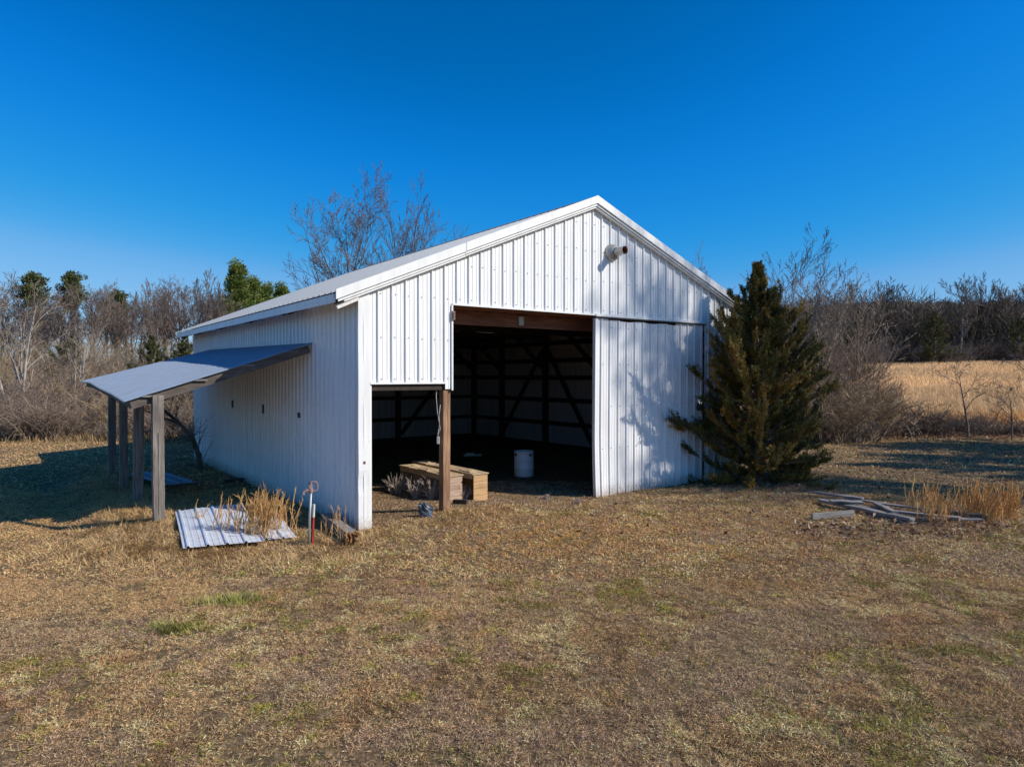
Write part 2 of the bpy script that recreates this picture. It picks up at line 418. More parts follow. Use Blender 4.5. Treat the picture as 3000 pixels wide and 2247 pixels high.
# rake trim: face board, small lower step, end face; two pieces to the left with a joint
def rake(mb, a0, a1, b, hi, lo, th):
    q = [(a0, roof_z(a0)), (a1, roof_z(a1))]; vs = []
    for bb in (b, b + th):
        vs += [(q[0][0], bb, q[0][1] + hi), (q[1][0], bb, q[1][1] + hi), (q[1][0], bb, q[1][1] + lo), (q[0][0], bb, q[0][1] + lo)]
    mb.add(vs, [(0, 3, 2, 1), (4, 5, 6, 7), (0, 1, 5, 4), (1, 2, 6, 5), (2, 3, 7, 6), (3, 0, 4, 7)])
mb = MB(); rake(mb, AL + .02, 1.78, -.140, .035, -.105, .025); rake(mb, AL + .06, 1.78, -.112, -.105, -.150, .02); rake(mb, AL + .16, 1.78, -.090, -.148, -.185, .075)
mb.build('rake_trim', M['trim'], barn)
mb = MB(); rake(mb, 1.77, AR, -.146, .040, -.100, .025); rake(mb, 1.77, AR, -.118, -.100, -.145, .02); rake(mb, 1.785, AR, -.092, -.144, -.18, .075); mb.build('rake_trim', M['trim'], barn)
mb = MB(); rake(mb, AR, ARR, -.143, .038, -.102, .025); rake(mb, AR, ARR, -.115, -.102, -.147, .02); rake(mb, AR, ARR, -.091, -.146, -.18, .075); mb.build('rake_trim', M['trim'], barn)
mb = MB(); mb.box((AL + .012, B0 + .03, ZE - .135), (AL + .037, B1 - .02, ZE - .012)); mb.build('eave_fascia', M['trim'], barn)
mb = MB(); mb.box((ARR - .04, B0 + .03, ZRR - .13), (ARR - .012, B1 - .02, ZRR - .012)); mb.build('eave_fascia', M['trim'], barn)
for b in (.03, 2.3, 4.6, 6.9, 9.2, 10.8):
    mb = MB(); mb.beam((AL + .045, b, roof_z(AL) - .10), (-.03, b, roof_z(0) - .13), .045, .11); mb.build('rafter_tail', M['frame'], barn)
mb = MB(); mb.beam((-.36, -.055, 3.245), (-.03, -.055, 3.395), .05, .045); mb.build('rake_block', M['whitepaint'], barn)
# corner trim (slightly dented near the foot)
mb = MB(); n = 30
for (s0, o0), (s1, o1) in (((.0, .0), (.07, .0)), ((.07, .0), (.14, .0)), ((.14, .0), (.158, .0))):
    for k in range(n):
        z0 = -.06 + (topf(0) + .03) * k / n; z1 = -.06 + (topf(0) + .03) * (k + 1) / n
        def dn(s, z): return -.024 + .022 * math.exp(-((z - .72) / .09) ** 2 - ((s - .02) / .07) ** 2) + .004 * math.sin(z * 5)
        mb.add([(s0, dn(s0, z0), z0), (s1, dn(s1, z0), z0), (s1, dn(s1, z1), z1), (s0, dn(s0, z1), z1)], [(0, 1, 2, 3)])
        if s0 == 0:
            xa = -.022
            mb.add([(xa, dn(0, z0), z0), (0, dn(0, z0), z0), (0, dn(0, z1), z1), (xa, dn(0, z1), z1)], [(0, 1, 2, 3)])
            mb.add([(xa, dn(0, z0), z0), (xa, dn(0, z1), z1), (xa, .05, z1), (xa, .05, z0)], [(0, 1, 2, 3)])
mb.box((.145, -.019, -.05), (.166, -.003, 2.19)); mb.build('corner_trim', M['trim'], barn)
mb = MB(); mb.box((BW - .10, -.026, -.05), (BW + .024, -.0205, topf(BW))); mb.box((BW + .0245, -.026, -.05), (BW + .03, .1, topf(BW))); mb.build('corner_trim', M['trim'], barn)
mb = MB(); mb.box((.05, -.032, .995), (.085, -.022, 1.035)); mb.build('latch', M['rust'], barn)
# opening trims
mb = MB(); mb.box((.167, -.026, 2.155), (1.452, .0, 2.182)); mb.box((.168, .001, -.05), (.196, .035, 2.154)); mb.build('doorway_trim', M['trim'], barn)
mb = MB(); mb.box((1.575, -.028, 3.405), (4.70, .0, 3.435)); mb.box((1.560, -.024, 2.05), (1.590, -.0205, 3.404)); mb.box((1.5865, -.020, 2.05), (1.5895, .04, 3.404)); mb.build('doorway_trim', M['trim'], barn)
mb = MB(); mb.box((4.701, -.045, 3.395), (7.98, .0, 3.44)); mb.box((4.701, -.040, 3.37), (7.95, -.010, 3.394), 1); mb.build('door_track', [M['trim'], M['seam']], barn)
mb = MB(); mb.box((1.560, -.050, 3.17), (1.612, -.029, 3.31)); mb.box((1.567, -.058, 3.19), (1.59, -.0505, 3.29), 1); mb.build('rusty_bracket', [M['graywood'], M['rust']], barn)
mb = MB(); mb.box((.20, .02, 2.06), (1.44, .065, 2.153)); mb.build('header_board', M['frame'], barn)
# door post
mb = MB(); mb.beam((1.497, .098, -.1), (1.507, .096, 3.4), .132, .135, seg=10, jit=.003); mb.build('post', M['brownwood'], barn, bevel=.006)
# sliding door, hanging slightly askew, with the corner at the foot bent out
dr = MB(); dl = 7.915 - 4.72; prof = rib_points(dl, .16)
nz = 14
def dpt(s, o, z):
    bend = -.05 * math.exp(-((s) / .5) ** 2) * max(0, (1.2 - z) / 1.2) ** 1.5
    return (4.72 + s + .03 * (1 - z / 3.4) * -1 * math.exp(-s), .012 - o + bend, z)
ztop = lambda s: 3.368 - (.035 + .012 * math.sin(s * 9)) * (1 if .35 < s < 2.3 else .1)
for (s0, o0), (s1, o1) in zip(prof[:-1], prof[1:]):
    for k in range(nz):
        zt0, zt1 = ztop(s0), ztop(s1); u0, u1 = k / nz, (k + 1) / nz
        dr.add([dpt(s0, o0, zt0 * u0), dpt(s1, o1, zt1 * u0), dpt(s1, o1, zt1 * u1), dpt(s0, o0, zt0 * u1)], [(0, 1, 2, 3)])
for k in range(14):
    c = .21 + k * .2286
    for z in (.12, .9, 1.7, 2.5, 3.2):
        if c < dl - .05 and random.random() < .8:
            p = dpt(c, 0, z); dr.box((p[0] - .006, p[1] - .012, z - .006), (p[0] + .006, p[1] - .002, z + .006), 1)
door = dr.build('sliding_door', [M['door'], M['screw']], barn)
mb = MB()
for k in range(nz):
    z0 = 3.36 * k / nz; z1 = 3.36 * (k + 1) / nz; p = dpt(0, 0, z0); q = dpt(0, 0, z1)
    for (xa, ya), (xb, yb) in (((-.004, .05), (-.004, -.024)), ((-.004, -.024), (.06, -.024))):
        mb.add([(p[0] + xa, p[1] + ya, z0), (p[0] + xb, p[1] + yb, z0), (q[0] + xb, q[1] + yb, z1), (q[0] + xa, q[1] + ya, z1)], [(0, 1, 2, 3)])
mb.build('edge_trim', M['trim'], door)
mb = MB()
for z in (.25, 1.7, 3.1): mb.box((4.80, .035, z), (7.88, .075, z + .09))
for a in (4.78, 6.2, 7.8): mb.box((a, .076, .1), (a + .09, .115, 3.3))
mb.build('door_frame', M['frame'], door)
# vent pipe through the gable
vp = MB(); vc = Vector((5.13, 0, 4.62)); n = 20
def ring(r, y, dz=0): return [(vc.x + r * math.cos(2 * PI * k / n), y, vc.z + dz + r * math.sin(2 * PI * k / n)) for k in range(n)]
def loft(mb, rings, mi=0):
    vs = [v for r in rings for v in r]; fs = []
    for i in range(len(rings) - 1):
        for k in range(n): a = i * n + k; b = i * n + (k + 1) % n; fs.append((a, b, b + n, a + n))
    mb.add(vs, fs, mi)
loft(vp, [ring(.165, -.005), ring(.165, -.03), ring(.15, -.07), ring(.12, -.115), ring(.085, -.14)])
loft(vp, [ring(.074, -.13), ring(.074, -.34), ring(.078, -.345), ring(.078, -.36)])
loft(vp, [ring(.078, -.36), ring(.070, -.36), ring(.068, -.34), ring(.066, -.05)], 1)
vp.build('vent_pipe', [M['galv'], M['rust']], barn, smooth=True)
# framing
posts_b = [.09, 2.3, 4.6, 6.9, 9.2, 10.9]
for b in posts_b:
    for a in (.09, 9.2):
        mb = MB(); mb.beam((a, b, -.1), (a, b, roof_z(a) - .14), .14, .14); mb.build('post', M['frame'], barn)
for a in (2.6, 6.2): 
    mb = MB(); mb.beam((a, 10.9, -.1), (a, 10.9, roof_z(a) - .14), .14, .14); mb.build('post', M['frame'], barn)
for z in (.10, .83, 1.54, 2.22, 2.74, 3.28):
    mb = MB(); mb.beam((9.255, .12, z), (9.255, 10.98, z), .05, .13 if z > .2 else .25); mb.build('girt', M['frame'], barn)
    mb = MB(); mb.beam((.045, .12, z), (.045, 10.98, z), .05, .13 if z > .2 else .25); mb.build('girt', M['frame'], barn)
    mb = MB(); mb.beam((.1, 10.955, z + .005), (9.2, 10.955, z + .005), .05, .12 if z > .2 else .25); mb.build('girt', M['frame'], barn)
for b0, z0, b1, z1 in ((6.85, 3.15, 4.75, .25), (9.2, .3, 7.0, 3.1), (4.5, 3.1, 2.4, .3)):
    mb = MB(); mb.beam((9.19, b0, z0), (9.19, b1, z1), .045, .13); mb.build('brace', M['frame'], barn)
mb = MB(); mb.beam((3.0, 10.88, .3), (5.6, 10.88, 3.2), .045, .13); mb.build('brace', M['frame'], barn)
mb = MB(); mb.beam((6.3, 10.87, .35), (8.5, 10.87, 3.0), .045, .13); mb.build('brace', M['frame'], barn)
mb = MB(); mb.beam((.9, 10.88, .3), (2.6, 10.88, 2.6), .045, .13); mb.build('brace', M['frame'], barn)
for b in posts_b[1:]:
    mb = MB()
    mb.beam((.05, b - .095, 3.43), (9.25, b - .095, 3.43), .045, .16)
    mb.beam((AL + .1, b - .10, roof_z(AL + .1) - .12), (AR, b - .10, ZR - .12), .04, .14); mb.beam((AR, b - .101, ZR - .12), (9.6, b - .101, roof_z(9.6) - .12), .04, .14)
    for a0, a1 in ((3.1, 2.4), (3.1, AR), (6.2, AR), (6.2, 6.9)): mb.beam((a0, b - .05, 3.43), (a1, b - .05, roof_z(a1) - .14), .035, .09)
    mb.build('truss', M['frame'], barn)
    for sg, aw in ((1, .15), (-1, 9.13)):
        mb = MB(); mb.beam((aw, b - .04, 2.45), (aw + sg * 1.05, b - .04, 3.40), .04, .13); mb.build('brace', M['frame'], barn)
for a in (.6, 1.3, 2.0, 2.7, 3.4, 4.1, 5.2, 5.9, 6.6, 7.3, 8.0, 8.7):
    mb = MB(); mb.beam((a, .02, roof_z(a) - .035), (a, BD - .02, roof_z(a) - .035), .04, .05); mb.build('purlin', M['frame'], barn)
mb = MB(); mb.beam((1.62, .62, 3.28), (8.0, .62, 3.28), .045, .24); mb.build('header_beam', M['bounceframe'], barn)
mb = MB(); mb.beam((1.6, .11, 3.53), (8.0, .11, 3.53), .09, .19); mb.box((1.62, .17, 3.405), (8.0, .58, 3.425)); mb.build('header_beam', M['bounceframe'], barn)
mb = MB(); mb.box((3.35, .56, 3.20), (3.46, .595, 3.36)); mb.build('metal_plate', M['galv'], barn)

# ------------------------------------------------------------------ lean-to on the left side
lt = empty('lean_to', (*C2, 0), math.atan2(A2[1], A2[0]), 'open lean-to with sagging corrugated tin roof on four grey posts', 'lean-to')
zo_b = [1.8, 3.3, 5.1, 7.0, 9.0]; zo_z = [1.91, 1.99, 2.05, 2.14, 2.15]
def lz(a, b):
    zo = float(np.interp(b, zo_b, zo_z)); zw = 2.83 + .10 * min(1, max(0, (b - 2) / 7))
    u = -a / 2.77; return zw + (zo - zw) * u + .004 * math.sin(u * PI) * math.sin((b - 1.8) / 7.2 * PI * 1.0)
mb = MB(); nb = 80 * 6; na = 14
V = []; F = []
for j in range(nb + 1):
    b = 1.80 + 7.2 * j / nb; off = .020 * math.sin(2 * PI * j / 6)
    for i in range(na + 1):
        a = -.03 - 2.74 * i / na; V.append((a, b, lz(a, b) + off))
for j in range(nb):
    for i in range(na): p = j * (na + 1) + i; F.append((p, p + 1, p + na + 2, p + na + 1))
mb.add(V, F); mb.build('roof', M['tin'], lt)
M['darkwood'] = m_wood('weathered_dark_beam', (.045, .034, .028), (.12, .095, .08), (.20, .165, .14), sc=(2, 8, 14))
for b in (1.88, 3.9, 5.6, 7.5, 8.9):
    mb = MB()
    pts = [(-.06 - 2.62 * k / 6) for k in range(7)]
    for a0, a1 in zip(pts[:-1], pts[1:]): mb.beam((a0, b, lz(a0, b) - .085), (a1, b, lz(a1, b) - .085), .045, .125)
    mb.build('rafter', M['darkwood'], lt)
for a in (-.35, -1.05, -1.75, -2.45):
    mb = MB(); bs = [1.84, 3.9, 5.6, 7.5, 8.95]
    for b0, b1 in zip(bs[:-1], bs[1:]): mb.beam((a, b0, lz(a, b0) - .027), (a, b1, lz(a, b1) - .027), .09, .022)
    mb.box((a - .09, 1.812, lz(a, 1.8) - .045), (a + .09, 1.838, lz(a, 1.8) - .020), 1)
    mb.build('purlin', [M['darkwood'], M['graywood_x']], lt)
mb = MB(); bs = [1.86, 3.9, 5.6, 7.5, 8.95]
for b0, b1 in zip(bs[:-1], bs[1:]): mb.beam((-2.66, b0, lz(-2.66, b0) - .10), (-2.66, b1, lz(-2.66, b1) - .10), .035, .10)
mb.build('edge_board', M['darkwood'], lt)
mb = MB(); mb.beam((-.05, 2.3, 2.70), (-.05, 9.0, 2.78), .045, .14); mb.build('ledger', M['darkwood'], lt)
mb = MB(); mb.beam((-2.22, 1.9, 1.98), (-2.22, 8.8, 2.15), .05, .16); mb.build('beam', M['darkwood'], lt)
for i, (a, b, w) in enumerate(((-2.33, 1.75, .148), (-2.33, 3.82, .148), (-2.33, 5.59, .135), (-2.33, 7.53, .14))):
    mb = MB(); tx = (-.01, .03, .0, .02)[i]
    mb.beam((a, b + .1, -.15), (a + tx, b + .1, lz(a, b) - .06), w, w, seg=12, jit=.004)
    if i == 0: 
        mb.box((a - .018, b + .1 - w / 2 - .004, .25), (a - .006, b + .1 - w / 2 + .004, 1.45), 1)
    mb.build('post', [M['graywood'], M['seam']], lt, bevel=.008)

# ------------------------------------------------------------------ cord on the door post
cr = empty('power_cord', (*W(1.38, .05), gz(*W(1.38, .05))), 0, 'pale electric cord looped down the inner side of the brown door post', 'cord')
def loc(a, b, z, base): x, y = W(a, b); return (x - base[0], y - base[1], z - base[2])
bs = cr.location
mb = MB()
mb.tube([loc(1.34, .07, 2.14, bs), loc(1.33, .07, 1.95, bs), loc(1.35, .07, 1.72, bs), loc(1.39, .07, 1.50, bs), loc(1.36, .07, 1.36, bs), loc(1.36, .07, 1.31, bs)], .006, 6)
mb.tube([loc(1.40, .06, 1.82, bs), loc(1.37, .05, 1.66, bs), loc(1.38, .05, 1.5, bs), loc(1.40, .06, 1.44, bs), loc(1.365, .07, 1.34, bs)], .005, 6)
mb.build('cable', M['cord'], cr, smooth=True)
mb = MB(); c = loc(1.365, .07, 1.26, bs); mb.box((c[0] - .022, c[1] - .02, c[2] - .06), (c[0] + .022, c[1] + .02, c[2] + .06)); mb.build('outlet_box', M['cord'], cr, bevel=.006)

# ------------------------------------------------------------------ wooden box units in the doorway
def box_unit(a0, a1, b0, b1, label, m_end, bays, h=.49):
    x, y = W(a0, b0); z0 = gz(*W((a0 + a1) / 2, (b0 + b1) / 2)) - .01
    o = empty('nest_box_row', (x, y, z0), math.atan2(A2[1], A2[0]), label, 'wooden boxes', 'rows of wooden boxes in the doorway')
    w = a1 - a0; L = b1 - b0
    mb = MB(); nb_ = 4
    for k in range(nb_):
        z = h * k / nb_; mb.box((0, .0, z), (w, .02, z + h / nb_ - .005))
    mb.build('end_panel', m_end, o, bevel=.002)
    mb = MB(); mb.box((w - .02, .022, 0), (w, L, h - .004)); mb.box((0, L, 0), (w, L + .02, h - .004)); mb.box((.02, .022, .01), (w - .022, L - .002, .03)); mb.build('back_panel', m_end, o)
    for k in range(1, bays):
        y = L * k / bays; mb = MB()
        mb.add([(0.02, y, 0), (w - .022, y, 0), (w - .022, y, h - .005), (-.0, y, h - .005), (0, y, h - .12), (.05, y, h - .22),
                (0.02, y + .02, 0), (w - .022, y + .02, 0), (w - .022, y + .02, h - .005), (0, y + .02, h - .005), (0, y + .02, h - .12), (.05, y + .02, h - .22)],
               [(0, 1, 2, 3, 4, 5), (11, 10, 9, 8, 7, 6), (0, 6, 7, 1), (1, 7, 8, 2), (2, 8, 9, 3), (3, 9, 10, 4), (4, 10, 11, 5), (5, 11, 6, 0)])
        mb.build('divider', m_end, o)
    mb = MB(); mb.box((-.02, .03, h - .075), (-.001, L, h - .004)); mb.build('front_rail', M['sunlit_boxtop'], o)
    mb = MB(); mb.box((-.03, -.015, h), (w + .02, L + .03, h + .022)); mb.build('top', M['sunlit_boxtop'], o, bevel=.003)
    for k in range(bays):
        y = L * (k + .18) / bays; mb = MB()
        mb.box((.0, y, h + .024), (w - .06, y + L / bays * .55, h + .040), rot=Matrix.Rotation(random.uniform(-.08, .08), 3, 'Z'))
        mb.box((.05, y + .1, h + .041), (w - .12, y + .15, h + .055))
        mb.build('lid', M['sunlit_boxtop'], o)
    return o
box_unit(2.12, 2.42, 1.02, 2.8, 'weathered greyish wooden box row with open bays, directly behind the brown door post', M['boxold'], 3, .47)
box_unit(2.56, 2.86, .86, 3.1, 'yellowish plank box row with the bright end panel, nearer the white barrel', M['boxwood'], 3)

# ------------------------------------------------------------------ barrel
bx, by = G(1535, 1387, .05); o = empty('barrel', (bx, by, gz(bx, by)), .4, 'pale blue-white open plastic barrel standing inside the dark barn', 'barrel')
mb = MB(); n = 36
def ring2(r, z): return [(r * math.cos(2 * PI * k / n), r * math.sin(2 * PI * k / n), z) for k in range(n)]
rings = [ring2(.205, 0), ring2(.225, .02), ring2(.226, .17), ring2(.232, .18), ring2(.232, .20), ring2(.226, .21), ring2(.226, .38), ring2(.232, .39), ring2(.226, .41), ring2(.224, .55), ring2(.231, .555), ring2(.231, .575), ring2(.218, .575), ring2(.214, .05)]
vs = [v for r in rings for v in r]; fs = []
hole = {(9, 20), (9, 21), (9, 22), (9, 3), (9, 4)}
for i in range(len(rings) - 1):
    for k in range(n): a = i * n + k; b = i * n + (k + 1) % n; fs.append((a, b, b + n, a + n))
fs.append(tuple(range(n - 1, -1, -1))); fs.append(tuple((len(rings) - 1) * n + k for k in range(n)))
mb.add(vs, fs); mb.build('shell', M['barrel'], o, smooth=True)
mb = MB()
for an in (3.75, 5.4):
    mb.box((.2265, -.035, .475), (.2345, .035, .52), rot=Matrix.Rotation(an - .4, 3, 'Z'))
mb.build('hand_hole', M['seam'], o)

# ------------------------------------------------------------------ hydrant and red post
x, y = G(903, 1602); o = empty('yard_hydrant', (x, y, gz(x, y) - .02), R(20), 'galvanised yard hydrant with faded red handle beside the white barn corner', 'water hydrant')
mb = MB(); mb.tube([(0, 0, -.1), (.012, 0, .4), (.03, 0, .76)], .017, 10); mb.build('standpipe', M['galv'], o, smooth=True)
mb = MB(); mb.tube([(.03, 0, .74), (.03, 0, .80)], .028, 10); mb.tube([(.03, 0, .775), (-.03, 0, .77), (-.065, 0, .745), (-.07, 0, .72)], [.022, .02, .018, .02], 8)
mb.box((.005, -.018, .80), (.055, .018, .84)); mb.tube([(.03, 0, .84), (.03, 0, .88)], .012, 8); mb.build('spout_head', M['pinkpaint'], o, smooth=False)
mb = MB(); mb.tube([(.0, 0, .86), (.04, 0, .885), (.09, 0, .885), (.115, 0, .86), (.118, 0, .80), (.10, 0, .765), (.07, 0, .76), (.045, 0, .775)], .0085, 8); mb.build('handle', M['pinkpaint'], o, smooth=True)
mb = MB(); mb.tube([(.012, -.02, .27), (-.03, -.03, .25), (-.035, -.02, .2), (-.02, -.02, .17)], .004, 5); mb.build('wire', M['galv'], o)
x, y = G(912, 1599); o = empty('fence_post', (x, y, gz(x, y) - .02), R(20), 'short red metal T-post with white tip next to the hydrant', 'post')
mb = MB()
for z0, z1, mi in ((-.1, .40, 0), (.4, .575, 1)):
    t0, t1 = .05 * z0, .05 * z1
    mb.add([(t0 - .018, -.003, z0), (t0 + .018, -.003, z0), (t0 + .018, .003, z0), (t0 - .018, .003, z0), (t1 - .018, -.003, z1), (t1 + .018, -.003, z1), (t1 + .018, .003, z1), (t1 - .018, .003, z1)],
           [(0, 3, 2, 1), (4, 5, 6, 7), (0, 1, 5, 4), (1, 2, 6, 5), (2, 3, 7, 6), (3, 0, 4, 7)], mi)
    mb.add([(t0 - .004, -.03, z0), (t0 + .004, -.03, z0), (t0 + .004, -.0035, z0), (t0 - .004, -.0035, z0), (t1 - .004, -.03, z1), (t1 + .004, -.03, z1), (t1 + .004, -.0035, z1), (t1 - .004, -.0035, z1)],
           [(0, 3, 2, 1), (4, 5, 6, 7), (0, 1, 5, 4), (1, 2, 6, 5), (2, 3, 7, 6), (3, 0, 4, 7)], mi)
tag(mb.build('t_post', [M['redpaint'], M['whitepaint']], o))

# rotten timber at the corner
p0 = Vector((*G(1028, 1578, .07), .09)); p1 = Vector((*G(955, 1520, .1), .12))
o = empty('timber', (p0.x, p0.y, 0), 0, 'square grey timber with a rotten orange end at the foot of the barn corner', 'timber')
mb = MB(); mb.beam((0, 0, p0.z), p1 - Vector((p0.x, p0.y, 0)), .15, .14, seg=8, jit=.006); mb.build('beam', M['graywood_x'], o, bevel=.008)
mb = MB(); dd = (p0 - p1).normalized()
for k in range(60):
    r = Vector((random.uniform(-.065, .065), random.uniform(-.065, .065), random.uniform(-.06, .06)))
    c = Vector((0, 0, p0.z)) + r; ln = random.uniform(.03, .13) * (1.2 - abs(r.z) * 6)
    mb.tube([c - dd * .03, c + dd * ln * .6, c + dd * ln + r * .2], [.02, .016, .005], 5)
mb.build('rotten_end', M['rot'], o)
# plastic scrap
x, y = G(1238, 1522, .05); mb = MB(); nu, nv = 18, 12; V = []; F = []
for i in range(nv + 1):
    for j in range(nu):
        th = PI * i / nv; ph = 2 * PI * j / nu; r = 1 + .5 * noise.noise(Vector((math.cos(ph) * 2.2, math.sin(ph) * 2.2, th * 2.4))) + .25 * noise.noise(Vector((math.cos(ph) * 6, math.sin(ph) * 6, th * 5)))
        V.append((.11 * r * math.sin(th) * math.cos(ph) + .05 * (1 - math.cos(th)) , .08 * r * math.sin(th) * math.sin(ph), .08 + .12 * r * math.cos(th)))
for i in range(nv):
    for j in range(nu): F.append((i * nu + j, (i + 1) * nu + j, (i + 1) * nu + (j + 1) % nu, i * nu + (j + 1) % nu))
mb.add(V, F); mb.tube([(.05, -.05, .06), (.12, -.09, .03), (.17, -.13, .01)], [.04, .035, .01], 5)
o = mb.build('plastic_scrap', M['plastic']); o.location = (x, y, gz(x, y)); tag(o, 'crumpled blue-grey plastic lying on the grass before the small doorway', 'trash')
# wood block near post
x, y = G(1348, 1480, .1); mb = MB(); mb.beam((-.12, .03, .03), (.12, -.03, .04), .07, .09); o = mb.build('wood_block', M['frame'], bevel=.006); o.location = (x, y, gz(x, y)); tag(o, 'short dark wood offcut on the ground right of the brown door post', 'wood offcut')

# ------------------------------------------------------------------ loose metal sheets
def loose_sheet(corner, rd, L, Wd, z0, z1, label, material, first=.06, curl=.05, grp=None):
    r = Vector((rd[0], rd[1])).normalized(); w = Vector((-r.y, r.x))
    mb = MB(); prof = rib_points(Wd, first, .2286, .022, .004); nl = 10
    def P(s, o, u):
        x = r.x * L * u + w.x * s; y = r.y * L * u + w.y * s
        z = z0 + (z1 - z0) * u + curl * math.sin(u * 3.0 + s * 2) * .5 + .012 * math.sin(s * 3) + o
        return (x, y, z)
    for (s0, o0), (s1, o1) in zip(prof[:-1], prof[1:]):
        for k in range(nl):
            mb.add([P(s0, o0, k / nl), P(s1, o1, k / nl), P(s1, o1, (k + 1) / nl), P(s0, o0, (k + 1) / nl)], [(0, 1, 2, 3)])
    o = mb.build('metal_sheet', material); o.location = (corner[0], corner[1], gz(*corner)); tag(o, label, 'metal sheet', grp)
    so = o.modifiers.new('thickness', 'SOLIDIFY'); so.thickness = .002
    return o
loose_sheet((-5.15, 10.25), (.486, -.874), 2.1, .98, .07, -.02, 'large white ribbed sheet lying in the straw in front of the nearest lean-to post', M['sheet'], grp='loose ribbed metal sheets')
loose_sheet((-4.42, 9.95), (.50, -.866), 1.25, .92, .085, .02, 'smaller white sheet overlapping the large one, behind the orange grass', M['sheet'], grp='loose ribbed metal sheets')
loose_sheet((-8.1, 14.2), (.70, -.71), 2.2, .62, .10, .12, 'blue-shaded sheet lying flat between the lean-to posts', M['tin'], grp='loose ribbed metal sheets', curl=.02)

# ------------------------------------------------------------------ lumber pile on the right
def board(p, q, w, h, label, z=.05, dz=0, mt='graywood_x'):
    h = h * .8; x0, y0 = G(*p, z); x1, y1 = G(*q, z + dz)
    c = Vector(((x0 + x1) / 2, (y0 + y1) / 2, 0)); d = Vector((x1 - x0, y1 - y0, 0)); L = d.length
    mb = MB(); mb.beam((-L / 2, 0, 0), (L / 2, 0, dz), w, h, seg=6, jit=.006)
    o = mb.build('board', M[mt], bevel=.004); o.location = (c.x, c.y, gz(c.x, c.y) + z); o.rotation_euler = (random.uniform(-.05, .05), 0, math.atan2(d.y, d.x))
    tag(o, label, 'board', 'weathered boards of the lumber pile'); return o
def c3(x, y): return (2300 + x / 3.16, 1350 + y / 3.16)
board(c3(262, 292), c3(730, 350), .11, .035, 'short board at the upper left end of the lumber pile by the cedar', .10)
board(c3(560, 340), c3(1300, 450), .11, .035, 'long pale board along the back edge of the lumber pile', .08)
board(c3(330, 365), c3(1190, 545), .12, .065, 'thick square timber along the front edge of the lumber pile', .08)
board(c3(420, 372), c3(725, 385), .16, .04, 'short pale plank lying across the left part of the pile', .14)
board(c3(850, 395), c3(1020, 475), .10, .05, 'slanting short board bridging the two long ones', .125)
board(c3(640, 410), c3(1420, 525), .10, .035, 'long grey board in the middle of the lumber pile', .07)
board(c3(980, 470), c3(1640, 535), .15, .045, 'grey board reaching into the tall orange grass', .08)
board(c3(1260, 545), c3(1840, 548), .10, .035, 'low board at the right end of the pile beneath the grass', .05)
board(c3(1400, 465), c3(1850, 505), .12, .04, 'thin board at the back right of the pile behind grass stems', .06)
board(c3(780, 490), c3(1180, 580), .12, .05, 'bottom board peeking out under the thick front timber', .02)
board(c3(252, 515), c3(640, 480), .045, .12, 'single grey board on edge lying apart in front of the pile', .06)

# interior clutter: planks on the dirt floor
for i, (a, b, L, an, lb) in enumerate(((1.2, 6.0, 3.2, .2, 'long plank on the dark floor nearest the small doorway'), (1.9, 7.2, 3.6, .35, 'dusty plank in the middle of the dark floor'), (2.6, 8.6, 3.0, .1, 'plank near the back wall on the dark floor'), (4.6, 5.6, 2.6, .5, 'plank on the barn floor left of the barrel'), (5.2, 7.4, 3.0, -.2, 'plank on the barn floor behind the barrel'))):
    x, y = W(a, b); mb = MB(); mb.beam((-L / 2, 0, .03), (L / 2, 0, .05), .15, .04); o = mb.build('floor_plank', M['frame'], bevel=.004)
    o.location = (x, y, gz(x, y)); o.rotation_euler = (0, 0, an + .4); tag(o, lb, 'plank', 'planks lying on the barn floor')
x, y = G(1385, 1331, .05); mb = MB(); mb.box((-.25, -.15, .02), (.25, .15, .06)); mb.box((-.2, -.1, .061), (.05, .1, .09)); o = mb.build('scrap_panel', M['barrel'], bevel=.01); o.location = (x, y, gz(x, y)); tag(o, 'pale flat scrap on the dark floor between boxes and barrel', 'scrap')
x, y = W(4.65, 5.5)
mb = MB(); mb.add([(.06, .06, 0), (9.2, .06, 0), (9.2, 10.9, 0), (.06, 10.9, 0)], [(0, 1, 2, 3)])

